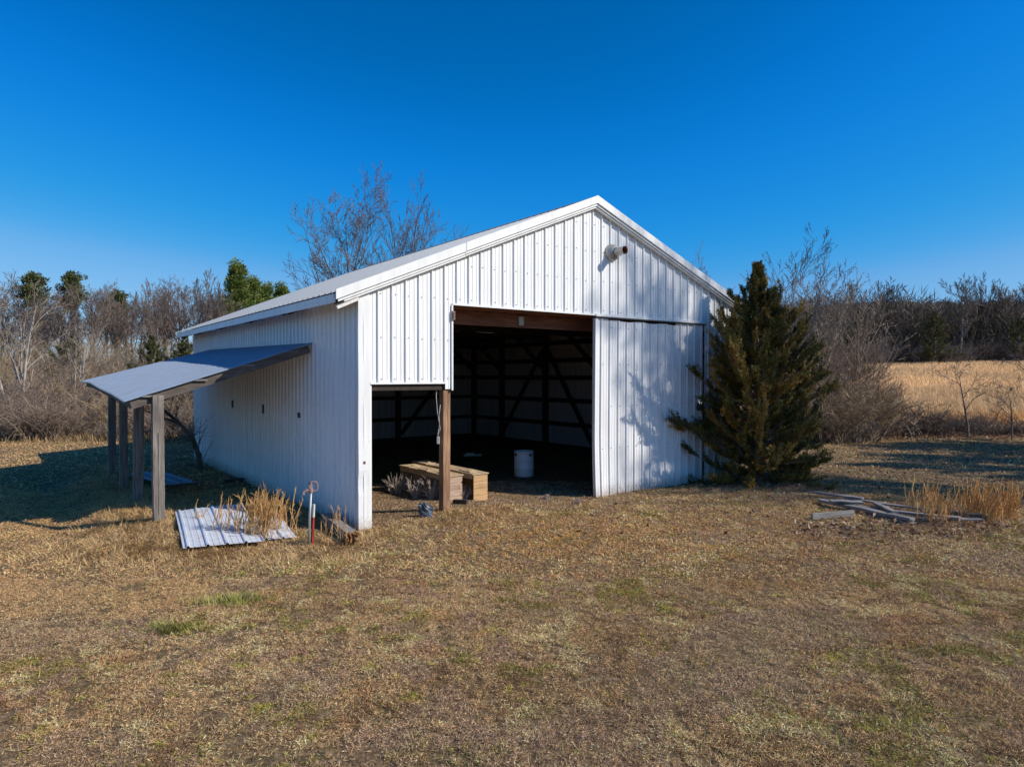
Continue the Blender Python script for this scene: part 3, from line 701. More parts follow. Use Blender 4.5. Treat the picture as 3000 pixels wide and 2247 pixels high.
# ------------------------------------------------------------------ trees
def rotv(d, ang, az):
    o = d.orthogonal().normalized(); o.rotate(Matrix.Rotation(az, 3, d)); v = d * math.cos(ang) + o * math.sin(ang); return v.normalized()
def grow(rs, H, r0, levels=4, lean=0, clear=.3, spread=.6, nb=(9, 6, 6, 5), lens=(.5, .45, .45, .5), segs=(9, 6, 5, 3, 3), trop=.10, wob=.12, fork=0, sides=(8, 6, 4, 3, 3), rt=.55, rmin=.004):
    tr, cr = MB(), MB()
    def br(p, d, L, r, lv):
        n = segs[min(lv, len(segs) - 1)]; pts = [p.copy()]; rad = [r]; ds = [d.copy()]
        for i in range(n):
            d = (d + Vector([rs.gauss(0, wob if lv else wob * .45) for _ in range(3)]) + Vector((0, 0, trop))).normalized()
            p = p + d * (L / n); pts.append(p.copy()); ds.append(d.copy())
            t = (i + 1) / n; rad.append(max(rmin * .6, r * (1 - t) ** .8 * .92 + r * .08 * (1 - t) + rmin * .5))
        (tr if lv == 0 or (lv == 1 and fork) else cr).tube(pts, rad, sides[min(lv, len(sides) - 1)], cap=False)
        if lv >= levels: return
        k = nb[min(lv, len(nb) - 1)]
        t0 = clear if lv == 0 else .22
        for j in range(k):
            t = t0 + (1 - t0) * ((j + rs.random()) / k) ** (.85 if lv == 0 else 1); t = min(t, .97)
            f = t * n; i = min(int(f), n - 1); q = pts[i].lerp(pts[i + 1], f - i); rr = rad[i] + (rad[i + 1] - rad[i]) * (f - i)
            ang = spread * rs.uniform(.65, 1.25); dd = rotv(ds[i + 1], ang, rs.uniform(0, 2 * PI))
            LL = L * lens[min(lv, len(lens) - 1)] * rs.uniform(.6, 1.15) * (1.15 - .6 * t if lv == 0 else 1.1 - .55 * t)
            br(q, dd, LL, max(rmin, rr * rt * rs.uniform(.8, 1.1)), lv + 1)
    d0 = Vector((math.sin(lean), 0, math.cos(lean)))
    if fork:
        for k in range(fork):
            dd = rotv(d0, .32 if k else .12, k * 2 * PI / fork + rs.uniform(-.4, .4)); br(Vector((0, 0, -.2)), dd, H * rs.uniform(.8, 1), r0 * rs.uniform(.7, 1), 0)
    else: br(Vector((0, 0, -.3)), d0, H, r0, 0)
    return tr, cr
def scaleH(mb_list, H):
    m = max(v[2] for mb in mb_list for v in mb.v); s = H / m
    for mb in mb_list: mb.v = [(x * s, y * s, z * s) for x, y, z in mb.v]
def bare_tree(name, seed, H, r0, label, group, m1='bark', m2='twig', **kw):
    rs = random.Random(seed); tr, cr = grow(rs, H, r0, **kw); scaleH((tr, cr), H)
    o = empty(name, (0, 0, 0), 0, label, 'tree', group)
    tr.build('trunk', M[m1], o, smooth=True); cr.build('crown', M[m2], o)
    return o
used = set()
def put(proto, x, y, rz=0, s=1, label=None, group=None, sz=None, dz=0):
    if proto.name in used: o = copy_tree(proto)
    else: o = proto; used.add(proto.name)
    o.location = (x, y, gz(x, y) + dz); o.rotation_euler = (0, 0, rz); o.scale = (s, s, sz or s)
    if label: o['label'] = label
    if group: o['group'] = group
    return o

hi = dict(levels=4, segs=(12, 8, 6, 4, 3), rmin=.0062, rt=.60)
# trees rising behind the barn roof
T1 = bare_tree('bare_tree', 11, 10.2, .17, 'tall leafless tree behind the barn roof, the highest, at far left of three', 'bare trees behind the barn', nb=(26, 10, 7, 5), clear=.2, spread=.68, lens=(.72, .45, .42, .5), trop=.055, wob=.045, **hi)
put(T1, X(1030, 25), 25)
T2 = bare_tree('bare_tree', 12, 9.7, .14, 'open leafless tree with long rising limbs behind the barn roof, middle one', 'bare trees behind the barn', nb=(15, 9, 6, 5), clear=.3, spread=.52, lens=(.72, .42, .4, .45), trop=.06, wob=.045, **hi)
put(T2, X(1192, 25), 25)
T3 = bare_tree('bare_tree', 13, 7.8, .10, 'low reddish twiggy tree between the two tall ones behind the roof', 'bare trees behind the barn', nb=(18, 9, 6, 4), clear=.3, spread=.8, lens=(.65, .48, .42, .5), trop=.04, wob=.13, **hi)
put(T3, X(1120, 25.5), 25.5)
T4 = bare_tree('bare_tree', 14, 8.1, .07, 'slender leafless tree whose tip shows above the mid roof slope', 'bare trees behind the barn', nb=(9, 5, 4, 3), clear=.4, spread=.45, lens=(.6, .42, .4, .45), trop=.07, wob=.05, **hi)
put(T4, X(1335, 26), 26); put(T4, X(1415, 27), 27, 2, 1.02, 'slender leafless tree nearest the ridge on the left roof slope')
put(T4, X(2040, 26), 26, 1.3, .93, 'thin leafless tree tip rising above the right roof slope')
# trees right of the cedar
T5 = bare_tree('bare_tree', 21, 7.4, .08, 'slim leafless tree rising just right of the cedar top', 'bare trees right of the barn', nb=(14, 7, 5, 4), clear=.3, spread=.6, lens=(.6, .42, .42, .5), trop=.06, wob=.05, **hi)
put(T5, X(2325, 22), 22)
T6 = bare_tree('bare_tree', 22, 6.4, .07, 'leafless sapling with fine twigs right of the cedar, second from it', 'bare trees right of the barn', m2='brush1', nb=(17, 8, 5, 4), clear=.15, spread=.65, lens=(.6, .45, .42, .5), trop=.05, wob=.06, **hi)
put(T6, X(2405, 22.5), 22.5)
put(T6, X(2500, 25), 25, 2, .95, 'leafless sapling at the left edge of the golden field')
put(T6, X(2262, 24), 24, 4, 1.0, 'leafless sapling half hidden behind the cedar crown')
put(T6, X(2452, 26), 26, 1, 1.0, 'bushy leafless sapling between the cedar and the golden field')
for px, d, rz, sc_ in ((2350, 26, .7, .85), (2385, 28, 2.9, 1.05), (2430, 24, 5.1, .75), (2475, 29, 3.7, .95), (2530, 27, 1.9, .8), (2560, 30, .2, .85), (2300, 29, 4.4, 1.1)):
    put(T6, X(px, d), d, rz, sc_ * .74, 'leafless sapling in the brown tangle right of the cedar, among its like', 'saplings in the tangle right of the cedar')
T7 = bare_tree('small_tree', 31, 3.0, .045, 'small bare crooked tree at the edge of the golden field', 'small trees along the field edge', levels=4, nb=(8, 6, 5, 3), clear=.42, spread=.85, lens=(.7, .5, .42, .5), trop=.03, wob=.2, segs=(8, 7, 5, 3, 3), rmin=.004)
px_, py_ = G(2838, 1278, .1); put(T7, px_, py_, 1)
px_, py_ = G(2968, 1283, .1); put(T7, px_, py_, 3.3, .75, 'short bare tree with a few dry leaves near the right edge of the field')
px_, py_ = G(3045, 1270, .1); put(T7, px_, py_, 4.4, 1.5, 'large bare tree whose limbs reach in from the right border')
px_, py_ = G(2908, 1274, .1); put(T7, px_, py_, 5.2, .5, 'tiny bare sapling between the two small field trees')

# leaning tree by the side wall under the lean-to
rs = random.Random(5); mb1, mb2 = MB(), MB()
bx_, by_ = W(-.35, 8.6); top = W(-1.35, 7.3)
tp = [Vector((0, 0, -.1)), Vector((-.02, -.03, .35)), Vector((-.12, -.12, .75)), Vector((-.32, -.35, 1.15)), Vector((-.62, -.62, 1.55)), Vector((-.95, -.95, 1.95))]
mb1.tube(tp, [.075, .065, .055, .045, .03, .012], 8)
mb1.tube([tp[3], tp[3] + Vector((-.4, -.2, .2)), tp[3] + Vector((-.9, -.35, .45))], [.03, .02, .008], 6)
for k in range(60):
    i = rs.randint(0, 4); q = tp[i].lerp(tp[i + 1], rs.random()); d = Vector((rs.uniform(-1, .3), rs.uniform(-1, .6), rs.uniform(-.2, 1))).normalized()
    L = rs.uniform(.3, .9); e = q + d * L; mb2.tube([q, q + d * L * .5 + Vector((0, 0, .04)), e], [.008, .006, .003], 4, cap=False)
    for j in range(5):
        s = q.lerp(e, rs.uniform(.3, 1)); dd = (d + Vector([rs.gauss(0, .5) for _ in range(3)])).normalized(); mb2.tube([s, s + dd * rs.uniform(.1, .35)], [.004, .0025], 3, cap=False)
o = empty('leaning_sapling', (bx_, by_, gz(bx_, by_)), 0, 'small dark leafless tree leaning away from the side wall under the lean-to', 'tree'); mb1.build('trunk', M['twigdark'], o, smooth=True); mb2.build('crown', M['twigdark'], o)

# pale forked tree, left edge
T8 = bare_tree('pale_tree', 41, 6.4, .10, 'pale barked leafless tree forking low at the left edge of the clearing', 'pale trees on the left', m1='palebark', m2='brush1', fork=3, levels=3, nb=(10, 7, 5), clear=.25, spread=.6, lens=(.5, .5, .45), trop=.05, wob=.13, segs=(9, 7, 5, 3), rmin=.005)
put(T8, X(60, 27), 27, .5)
put(T8, X(215, 31), 31, 2.5, .8, 'smaller pale leafless tree standing in the brush left of the lean-to')

# woods on the left: prototypes and copies
fk = dict(levels=4, segs=(9, 6, 4, 3, 2), rmin=.013, wob=.09, rt=.66, sides=(6, 4, 3, 3, 3))
PR = [bare_tree('bare_tree', 51, 12, .24, None, None, nb=(16, 9, 6, 5), clear=.34, spread=.6, lens=(.58, .48, .45, .5), trop=.07, **fk),
      bare_tree('bare_tree', 52, 12, .21, None, None, nb=(14, 9, 6, 5), clear=.45, spread=.6, lens=(.55, .48, .45, .5), trop=.06, m2='twigred', **fk),
      bare_tree('bare_tree', 53, 12, .27, None, None, nb=(13, 9, 6, 5), clear=.28, spread=.7, lens=(.7, .48, .45, .5), trop=.05, **fk),
      bare_tree('bare_tree', 54, 12, .20, None, None, nb=(16, 9, 6, 5), clear=.38, spread=.5, lens=(.5, .48, .45, .5), trop=.09, **fk)]
rs = random.Random(99)
left_tops = [(0, 812), (60, 780), (105, 900), (150, 850), (185, 840), (235, 850), (262, 812), (300, 822), (345, 830), (372, 880), (405, 838), (440, 825), (478, 830), (520, 808), (560, 800), (598, 778), (640, 822), (665, 870), (20, 860), (128, 835), (330, 860), (500, 850), (620, 850), (-40, 800), (80, 850), (280, 845), (462, 812), (580, 812), (170, 815), (315, 838), (390, 858), (655, 835)]
for i, (px, top) in enumerate(left_tops):
    d = rs.uniform(52, 74); z = Zh(top, d); x = X(px, d); s = (z - gz(x, d)) / 12
    put(PR[i % 4], x, d, rs.uniform(0, 6), s * rs.uniform(.97, 1.03), 'leafless grey-brown tree in the row of woods behind the brush on the left', 'bare trees of the left woods')
for i in range(16):
    d = rs.uniform(76, 110); px = rs.uniform(-60, 760); top = rs.uniform(850, 930); z = Zh(top, d); x = X(px, d); s = (z - gz(x, d)) / 12
    put(PR[rs.randrange(4)], x, d, rs.uniform(0, 6), s, 'faint leafless tree deep in the left woods behind the front row', 'farther bare trees of the left woods')

# right far treeline
right_big = [(2600, 812, 118), (2770, 900, 121), (2808, 795, 112), (2895, 798, 118), (2960, 820, 116), (3000, 800, 118), (2690, 868, 120), (2540, 872, 122), (2860, 868, 122), (2930, 850, 126)]
PD = []
for sd, kw in ((61, dict(nb=(18, 8, 6, 4), clear=.32, spread=.6, lens=(.55, .5, .45, .5), trop=.08)), (62, dict(nb=(15, 8, 6, 4), clear=.25, spread=.5, lens=(.55, .5, .45, .5), trop=.1))):
    f2 = dict(fk); f2['rmin'] = .032
    PD.append(bare_tree('bare_tree', sd, 18, .42, None, None, m1='twigdark', m2='twigdark', **kw, **f2))
names_big = ['round crowned leafless tree above the far treeline, left of the dark evergreen', 'leafless tree above the dark evergreen in the far treeline', 'biggest round crowned leafless tree on the far treeline, right of the dark evergreen', 'slim twin leafless tree right of the biggest far tree']
for i, (px, top, d) in enumerate(right_big):
    x = X(px, d); s = (Zh(top, d) - gz(x, d)) / 18
    put(PD[i % 2], x, d, i * 1.3, s, names_big[i] if i < 4 else 'leafless tree standing taller than the rest of the far right treeline', 'tall trees of the far right treeline')
for i in range(95):
    d = rs.uniform(118, 165); px = rs.uniform(2180, 3130); top = rs.uniform(900, 975) - (d - 118) * .3; x = X(px, d); s = (Zh(top, d) - gz(x, d)) / 18
    put(PD[rs.randrange(2)], x, d, rs.uniform(0, 6), s, 'dark leafless tree in the dense far right treeline beyond the golden field', 'trees of the far right treeline')

# ------------------------------------------------------------------ evergreen generators
def cedar(name, seed, H, Rmax, label, group, cols, nbr=170, dens=1.0, size=.07, plume=False, prof=None, spire=True, cat='tree', gapw=.0):
    rs = random.Random(seed); o = empty(name, (0, 0, 0), 0, label, cat, group)
    tr = MB(); tr.tube([(0, 0, -.1), (.02, 0, H * .3), (-.02, .01, H * .7), (0, 0, H * .98)], [H * .022, H * .017, H * .008, .004], 8)
    prof = prof or (lambda t: (1 - t) ** .8 * (1 - .25 * math.exp(-(t / .06) ** 2)))
    P, D, Ls, Cs = [], [], [], []
    br = MB()
    for k in range(nbr):
        t = (k + rs.random()) / nbr; t = t ** 1.15; z = H * (.012 + .955 * t)
        az = k * 2.399 + rs.uniform(-.5, .5)
        Lb = Rmax * prof(t) * rs.choice([.5, .7, .85, .95, 1.03, 1.14]) * (1 + .28 * math.sin(az * 3 + z * 2.1)) + .04
        el = rs.uniform(-.05, .55) + t * .7 - (.25 if t < .06 else 0)
        d = Vector((math.cos(az) * math.cos(el), math.sin(az) * math.cos(el), math.sin(el)))
        p = Vector((0, 0, z)); pts = [p.copy()]; n = 6; L = Lb / max(.75, math.cos(el))
        for i in range(n):
            d = (d + Vector((rs.gauss(0, .10), rs.gauss(0, .10), rs.gauss(.02, .08) - (.05 if i < 3 else -.06)))).normalized(); p = p + d * L / n; pts.append(p.copy())
        br.tube(pts, [max(.004, .018 * L * (1 - i / (n + .5))) for i in range(n + 1)], 4, cap=False)
        hue = rs.random()
        nsub = max(3, int(L * (11 if plume else 14) * dens))
        for j in range(nsub):
            f = rs.uniform(.18, 1) ** .7 * n; i = min(int(f), n - 1); q = pts[i].lerp(pts[i + 1], f - i); dd = (pts[i + 1] - pts[i]).normalized()
            sd = rotv(dd, rs.uniform(.35, 1.0), rs.uniform(0, 2 * PI)); sd = (sd * .75 + dd * .45 + Vector((0, 0, .55))).normalized() if plume else (sd + Vector((0, 0, .25))).normalized(); SL = rs.uniform(.10, .30) * (.40 + .75 * L / Rmax) * (Rmax / 1.6) ** .7
            br.tube([q, q + sd * SL], [.004, .002], 3, cap=False)
            m = max(5, int((26 if plume else 11) * dens)); hh = min(1, hue * .55 + rs.random() * .45); SL *= 1.0
            for s_ in range(m):
                g_ = (s_ + rs.random()) / m; c = q + sd * SL * g_
                P.append(c); e = (sd * .9 + Vector((rs.gauss(0, .5), rs.gauss(0, .5), rs.gauss(.1, .45)))).normalized(); D.append(e)
                Ls.append(size * rs.uniform(.6, 1.5)); Cs.append(hh)
    P = np.array(P); D = np.array(D); Ls = np.array(Ls); Cs = np.array(Cs)[:, None]
    c0, c1, c2 = [np.array(c) for c in cols]
    col = np.where(Cs < .5, c0 + (c1 - c0) * Cs * 2, c1 + (c2 - c1) * (Cs * 2 - 1)) * RNG.uniform(.75, 1.3, (len(P), 1))
    parts = [diamonds(P + RNG.normal(0, size * .3, P.shape), D, Ls, Ls * .34, col)]
    for _ in range(2):
        D2 = D + RNG.normal(0, .55, D.shape); D2 /= np.linalg.norm(D2, axis=1)[:, None]
        parts.append(diamonds(P + RNG.normal(0, size * .35, P.shape), D2, Ls * .8, Ls * .26, col * RNG.uniform(.8, 1.2, (len(P), 1))))
    tr.build('trunk', M['bark'], o, smooth=True); br.build('limbs', M['bark'], o)
    V, T, c = cat_parts(parts); np_mesh('crown', V, T, M['leafattr'], c, o)
    return o
ced_cols = ((.030, .046, .014), (.17, .135, .030), (.52, .28, .06))
c1 = cedar('cedar_tree', 71, 4.5, 1.62, 'bushy bronze-green cedar in front of the right end of the barn', None, ced_cols, nbr=460, dens=1.1, size=.050, plume=True,
           prof=lambda t: .80 * float(np.interp(t, [0, .08, .3, .45, .65, .8, .92, 1], [1.0, 1.06, .98, .82, .48, .20, .07, .0])))
put(c1, 5.20, 14.25, math.atan2(A2[1], A2[0]), 1.06, sz=1.045); c1.scale[1] = .78
c2 = cedar('cedar_tree', 72, 5.0, 1.7, None, None, ((.030, .045, .020), (.075, .085, .028), (.16, .13, .045)), nbr=140, dens=.8, size=.09)
# shade casting evergreens to the right of the picture and evergreens in the far treeline
for x, y, s, rz in ((20.0, 16.6, 1.45, 0), (22.5, 18.6, 1.7, 1), (25.5, 19.0, 1.9, 3), (24, 15.2, 1.4, 4), (17.5, 13.4, .95, 2.2), (18.7, 14.6, 1.5, 5), (20.5, 13.2, 1.25, .7)):
    put(c2, x, y, rz, s, 'dense evergreen standing beyond the right border, shading the ground', 'evergreens beyond the right border')
for px, top, base, d, lb in ((2737, 914, 1035, 108, 'dark evergreen standing alone in front of the far right treeline'),
                        (2452, 945, 1080, 62, 'dark evergreen behind the saplings at the left end of the far treeline'), (2490, 955, 1080, 64, 'dark evergreen at the left end of the far treeline, nearest the field'), (2985, 930, 1080, 112, 'dark evergreen in the far treeline at the right border')):
    x = X(px, d); put(c2, x, d, px, (Zh(top, d) - gz(x, d)) / 5.0, lb, 'dark evergreens of the far right treeline')
# pines of the left woods
def pine(name, seed, H, label, group, cols, base=.25, rad=.24, ncl=70, size=.30, cone=False):
    rs = random.Random(seed); o = empty(name, (0, 0, 0), 0, label, 'tree', group)
    tr = MB(); tr.tube([(0, 0, -.3), (.05, 0, H * .5), (0, 0, H * .97)], [H * .018, H * .013, .02], 7)
    lim = MB(); P, D, Ls, Cs = [], [], [], []
    for k in range(ncl):
        t = (k + rs.random()) / ncl; z = H * (base + (1 - base) * t); az = rs.uniform(0, 2 * PI)
        L = H * rad * ((1 - t) ** .75 + .06 if cone else math.sin(min(1, (1 - t) * 1.25 + .12) * PI * .62)) * rs.uniform(.5, 1.15)
        d = Vector((math.cos(az), math.sin(az), rs.uniform(.05, .5))).normalized(); q = Vector((0, 0, z)); e = q + d * L
        lim.tube([q, q.lerp(e, .5) + Vector((0, 0, -.05 * L)), e], [.05, .035, .015], 4, cap=False)
        for c in range(5):
            cc = q.lerp(e, rs.uniform(.45, 1.05)) + Vector([rs.gauss(0, H * .02) for _ in range(3)]); rr = H * rs.uniform(.02, .045); h = rs.random()
            for m in range(42):
                v = Vector([rs.gauss(0, 1) for _ in range(3)]).normalized(); v.z = v.z * .6 + .15
                P.append(cc + v * rr * rs.random() ** .4); D.append((v + Vector((0, 0, .5))).normalized()); Ls.append(size * rs.uniform(.6, 1.3)); Cs.append(h)
    P = np.array(P); D = np.array(D); Ls = np.array(Ls); Cs = np.array(Cs)[:, None]
    col = (np.array(cols[0]) + (np.array(cols[1]) - np.array(cols[0])) * Cs) * RNG.uniform(.7, 1.3, (len(P), 1))
    V, T, c = diamonds(P, D, Ls, Ls * .35, col)
    tr.build('trunk', M['bark'], o, smooth=True); lim.build('limbs', M['bark'], o); np_mesh('crown', V, T, M['leafattr'], c, o); return o
P1 = pine('pine_tree', 81, 12, None, None, ((.09, .14, .030), (.24, .28, .07)), base=.2, rad=.17, ncl=90, cone=True)
P2 = pine('pine_tree', 82, 12, None, None, ((.07, .095, .035), (.17, .17, .06)), base=.70, rad=.10, ncl=26)
for px, top, d, pr, lb in ((695, 785, 60, P1, 'bright green pine standing tallest left of the barn roof'), (744, 828, 62, P1, 'green pine just above the barn eave, right of the tallest pine'),
                           (781, 846, 66, P1, 'low green pine crown showing over the barn roof edge'), (824, 846, 70, P1, 'brownish green pine crown farthest right behind the roof edge'),
                           (101, 812, 58, P2, 'flat topped pine above the woods near the left border'), (211, 810, 60, P2, 'dark round topped pine above the woods between the bare trees'), (345, 862, 64, P2, 'brownish low pine crown in the middle of the left woods')):
    x = X(px, d); put(pr, x, d, px * .1, (Zh(top, d) - gz(x, d)) / 12, lb, 'pines of the left woods')
# olive cedars in the left brush
for px, top, d, lb in ((445, 985, 33, 'olive green cedar in the brush, second from the barn'), (540, 985, 31, 'olive cedar touching the left barn wall edge'), (208, 985, 38, 'small olive cedar in the middle of the left brush'), (505, 1120, 27, 'low olive cedar below the lean-to roof beside the barn'), (300, 1130, 28, 'low olive cedar left of the lean-to posts'), (20, 1150, 29, 'olive bush at the left border of the clearing')):
    x = X(px, d); put(c2, x, d, px, (Zh(top, d) - gz(x, d)) / 5.0, lb, 'olive cedars in the left brush')
# tall pine and bare trees right of the picture whose shade dapples the barn
put(T4, 24.5, 9.9, 1.3, 1.9, 'leafless tree beyond the right border, dappling the barn with shade', 'shade trees beyond the right border')
put(PR[2], 24.2, 8.6, 2.3, 1.08, 'broad leafless tree beyond the right border, nearer the yard', 'shade trees beyond the right border', sz=1.95)
put(PR[0], 23.0, 9.9, .4, 1.1, 'narrow leafless tree beyond the right border, nearer the field', 'shade trees beyond the right border', sz=1.8)

# ------------------------------------------------------------------ brush
def shrub(seed, H, Rr, nst, material):
    rs = random.Random(seed); mb = MB()
    for k in range(nst):
        az = rs.uniform(0, 2 * PI); q = Vector((rs.gauss(0, Rr * .35), rs.gauss(0, Rr * .35), -.05)); d = Vector((math.cos(az) * .4, math.sin(az) * .4, 1)).normalized()
        L = H * rs.uniform(.6, 1.3); n = 6; pts = [q.copy()]; out = Vector((math.cos(az), math.sin(az), 0))
        for i in range(n):
            d = (d + out * rs.uniform(0, .22) + Vector((rs.gauss(0, .12), rs.gauss(0, .12), -.10 * i / n))).normalized(); q = q + d * L / n; pts.append(q.copy())
        mb.tube(pts, [.019 * (1 - i / (n + 1)) + .004 for i in range(n + 1)], 3, cap=False)
        for j in range(14):
            i = rs.randint(1, n - 1); s = pts[i].lerp(pts[i + 1], rs.random()); dd = (pts[i + 1] - pts[i]).normalized(); e = (dd + Vector([rs.gauss(0, .6) for _ in range(3)])).normalized(); l = rs.uniform(.15, .6) * H * .4
            m_ = s + e * l * .5 + Vector((0, 0, .02)); t_ = s + e * l; mb.tube([s, m_, t_], [.006, .005, .003], 3, cap=False)
            for u in range(3):
                f = s.lerp(t_, rs.uniform(.3, 1)); e2 = (e + Vector([rs.gauss(0, .7) for _ in range(3)])).normalized(); mb.tube([f, f + e2 * l * .45], [.004, .002], 3, cap=False)
    o = mb.build('shrub', M[material]); tag(o, None, 'shrub'); return o
S1 = shrub(101, 2.4, 1.2, 60, 'brush1'); S2 = shrub(102, 2.2, 1.3, 60, 'brush2'); S3 = shrub(103, 2.6, 1.1, 55, 'twigred'); S4 = shrub(104, 1.3, 1.3, 90, 'brush1')
S5 = shrub(105, 1.6, .9, 30, 'twig'); S6 = shrub(106, 2.4, 1.3, 50, 'twigdark')
SHL = ['tangled leafless shrub in the thicket along the left edge of the clearing', 'leafless shrubs of the left thicket']
for i in range(95):
    row = i % 5; d = (24.5, 26.5, 29.5, 33, 38)[row] + rs.uniform(-1, 1.4); px = rs.uniform(-60, 600); x = X(px, d)
    s = (.58, .78, .95, 1.1, 1.3)[row] * rs.uniform(.75, 1.15)
    put((S1, S2, S3, S1, S3, S2)[rs.randrange(6)], x, d, rs.uniform(0, 6), s, *SHL)
for px, d, s in ((150, 24.3, .75), (175, 24.8, .7), (330, 24.5, .5), (20, 24.2, .7)):
    put(S4, X(px, d), d, px, s, 'low rounded mauve bramble mound at the front of the left thicket', 'bramble mounds of the left thicket')
for i in range(30):
    d = rs.uniform(22.5, 27); px = rs.uniform(2290, 2530); put((S1, S2, S5)[rs.randrange(3)], X(px, d), d, rs.uniform(0, 6), rs.uniform(.55, 1.05), 'leafless shrub in the hedge between the cedar and the field', 'hedge shrubs right of the cedar')
for px, d, s, lb in ((2560, 25.5, .95, 'wide grey bramble mound in the hedge, left half'), (2640, 25.2, .95, 'wide grey bramble mound in the middle of the hedge'), (2710, 25.6, .8, 'wide grey bramble mound at the right end of the hedge'), (2540, 26, .9, 'grey bramble mound nearest the saplings')):
    put(S4, X(px, d), d, px, s, lb, 'bramble mounds before the golden field')
for i in range(16):
    d = rs.uniform(24.5, 27); px = rs.uniform(2720, 3040); put(S5, X(px, d), d, rs.uniform(0, 6), rs.uniform(.3, .6), 'thin low twig shrub along the front of the golden field', 'low twigs along the field edge')
for i in range(26):
    d = rs.uniform(108, 118); px = rs.uniform(2480, 3080); put(S6, X(px, d), d, rs.uniform(0, 6), rs.uniform(1.3, 2.2), 'dark undergrowth shrub at the foot of the far right treeline', 'undergrowth of the far right treeline')

# dead weed stubs in the small doorway
def stub(seed, H, label):
    rs = random.Random(seed); mb = MB()
    for k in range(26):
        az = rs.uniform(0, 2 * PI); d = Vector((math.cos(az) * rs.uniform(.1, .8), math.sin(az) * rs.uniform(.1, .8), 1)).normalized(); q = Vector((rs.gauss(0, .03), rs.gauss(0, .03), -.02)); L = H * rs.uniform(.6, 1.1)
        m_ = q + d * L * .5; t_ = m_ + (d + Vector((rs.gauss(0, .25), rs.gauss(0, .25), .1))).normalized() * L * .5; mb.tube([q, m_, t_], [.006, .005, .003], 4, cap=False)
        for j in range(6):
            f = q.lerp(m_, rs.uniform(.4, 1)) if j % 2 else m_.lerp(t_, rs.random()); e = (d + Vector([rs.gauss(0, .45) for _ in range(3)])).normalized(); mb.tube([f, f + e * L * rs.uniform(.15, .35)], [.0045, .003], 3, cap=False)
    o = mb.build('dead_weed', M['stub']); tag(o, label, 'dead plant', 'dead weeds in the doorway'); return o
for i, (px, py, h, lb) in enumerate(((1160, 1436, .34, 'dry twiggy weed clump farthest left in the small doorway'), (1218, 1450, .36, 'wide dry weed clump in the middle of the small doorway'), (1262, 1455, .36, 'dry weed clump just left of the brown post'), (1357, 1455, .26, 'dry weed clump between the two box rows'), (1602, 1448, .12, 'tiny dry weed at the big doorway sill'), (1690, 1462, .12, 'tiny dry weed by the foot of the sliding door'))):
    x, y = G(px, py, .1); o = stub(200 + i, h, lb); o.location = (x, y, gz(x, y))

# ------------------------------------------------------------------ grasses
def scatter_lawn(n, d0, d1, wide, wmul, lmul):
    u = RNG.random(n); y = np.sqrt(d0 * d0 + u * (d1 * d1 - d0 * d0)); x = RNG.uniform(-wide, wide, n) * y
    return x, y
def lawn_colors(x, y, n):
    base = pal(n, [(.50, .38, .25), (.34, .25, .165), (.74, .60, .44), (.17, .12, .085), (.50, .33, .19), (.42, .34, .30)], [.26, .26, .14, .14, .07, .13])
    gmask = vnoise(x + 100, y + 100, .55, 11) * .55 + vnoise(x + 100, y + 100, .17, 12) * .45
    gm = (gmask + .10 * (x > 1.2) * (y < 6.5) > .66) & (RNG.random(n) < .55)
    green = pal(n, [(.20, .23, .05), (.30, .31, .08), (.13, .16, .04)])
    base[gm] = green[gm]; bl = vnoise(x + 31, y + 31, .8, 71)[:, None]; base = base * (.75 + .5 * bl)
    for sc_, th, cc, pr, sd_ in ((.16, .66, [(.16, .11, .08), (.22, .15, .11)], .6, 81), (.30, .68, [(.34, .26, .24), (.46, .37, .34), (.24, .18, .165)], .7, 82), (.24, .70, [(.78, .64, .46), (.62, .50, .34)], .55, 83), (.45, .72, [(.42, .27, .15), (.34, .21, .12)], .35, 84), (.12, .80, [(.30, .34, .07), (.42, .42, .12)], .6, 85)):
        kk = (vnoise(x + 70, y + 90, sc_, sd_) * .75 + vnoise(x + 20, y + 10, sc_ * .35, sd_ + 9) * .25 > th) & (RNG.random(n) < pr); base[kk] = pal(n, cc)[kk]
    omask = np.exp(-(((x - .9) ** 2) / 6 + ((y - 9.3) ** 2) / 2.5)); om = RNG.random(n) < omask * .5
    base[om] = pal(n, [(.58, .36, .17), (.44, .27, .13)])[om]
    gmk = vnoise(x + 50, y + 50, 1.1, 14)
    gy_ = (gmk > .6) & (RNG.random(n) < .5)
    base[gy_] = pal(n, [(.40, .34, .31), (.25, .20, .185)])[gy_]
    base = base * np.array([1.0, 1.0, 1.0])
    left = (x < -3.2) & (y > 6.3) & (RNG.random(n) < .7)
    base[left] = pal(n, [(.62, .47, .32), (.48, .35, .23), (.34, .24, .16)])[left]
    return np.clip(base * np.array([1.42, 1.18, .82]), 0, .9)
def in_barn(x, y, m=.0):
    lx = x - C2[0]; ly = y - C2[1]; a = lx * A2[0] + ly * A2[1]; b = lx * B2[0] + ly * B2[1]
    return (a > -m) & (a < BW + m) & (b > .1 - m) & (b < BD + m)
parts = []
def clumps(x, y):
    dn = vnoise(x + 200, y + 200, .05, 21) * .6 + vnoise(x + 200, y + 200, .24, 22) * .4; return np.clip(dn * 2.8 - .75, .08, 1)
def mound(x, y): return .018 * vnoise(x + 200, y + 200, .05, 21) + .012 * vnoise(x + 200, y + 200, .24, 22)
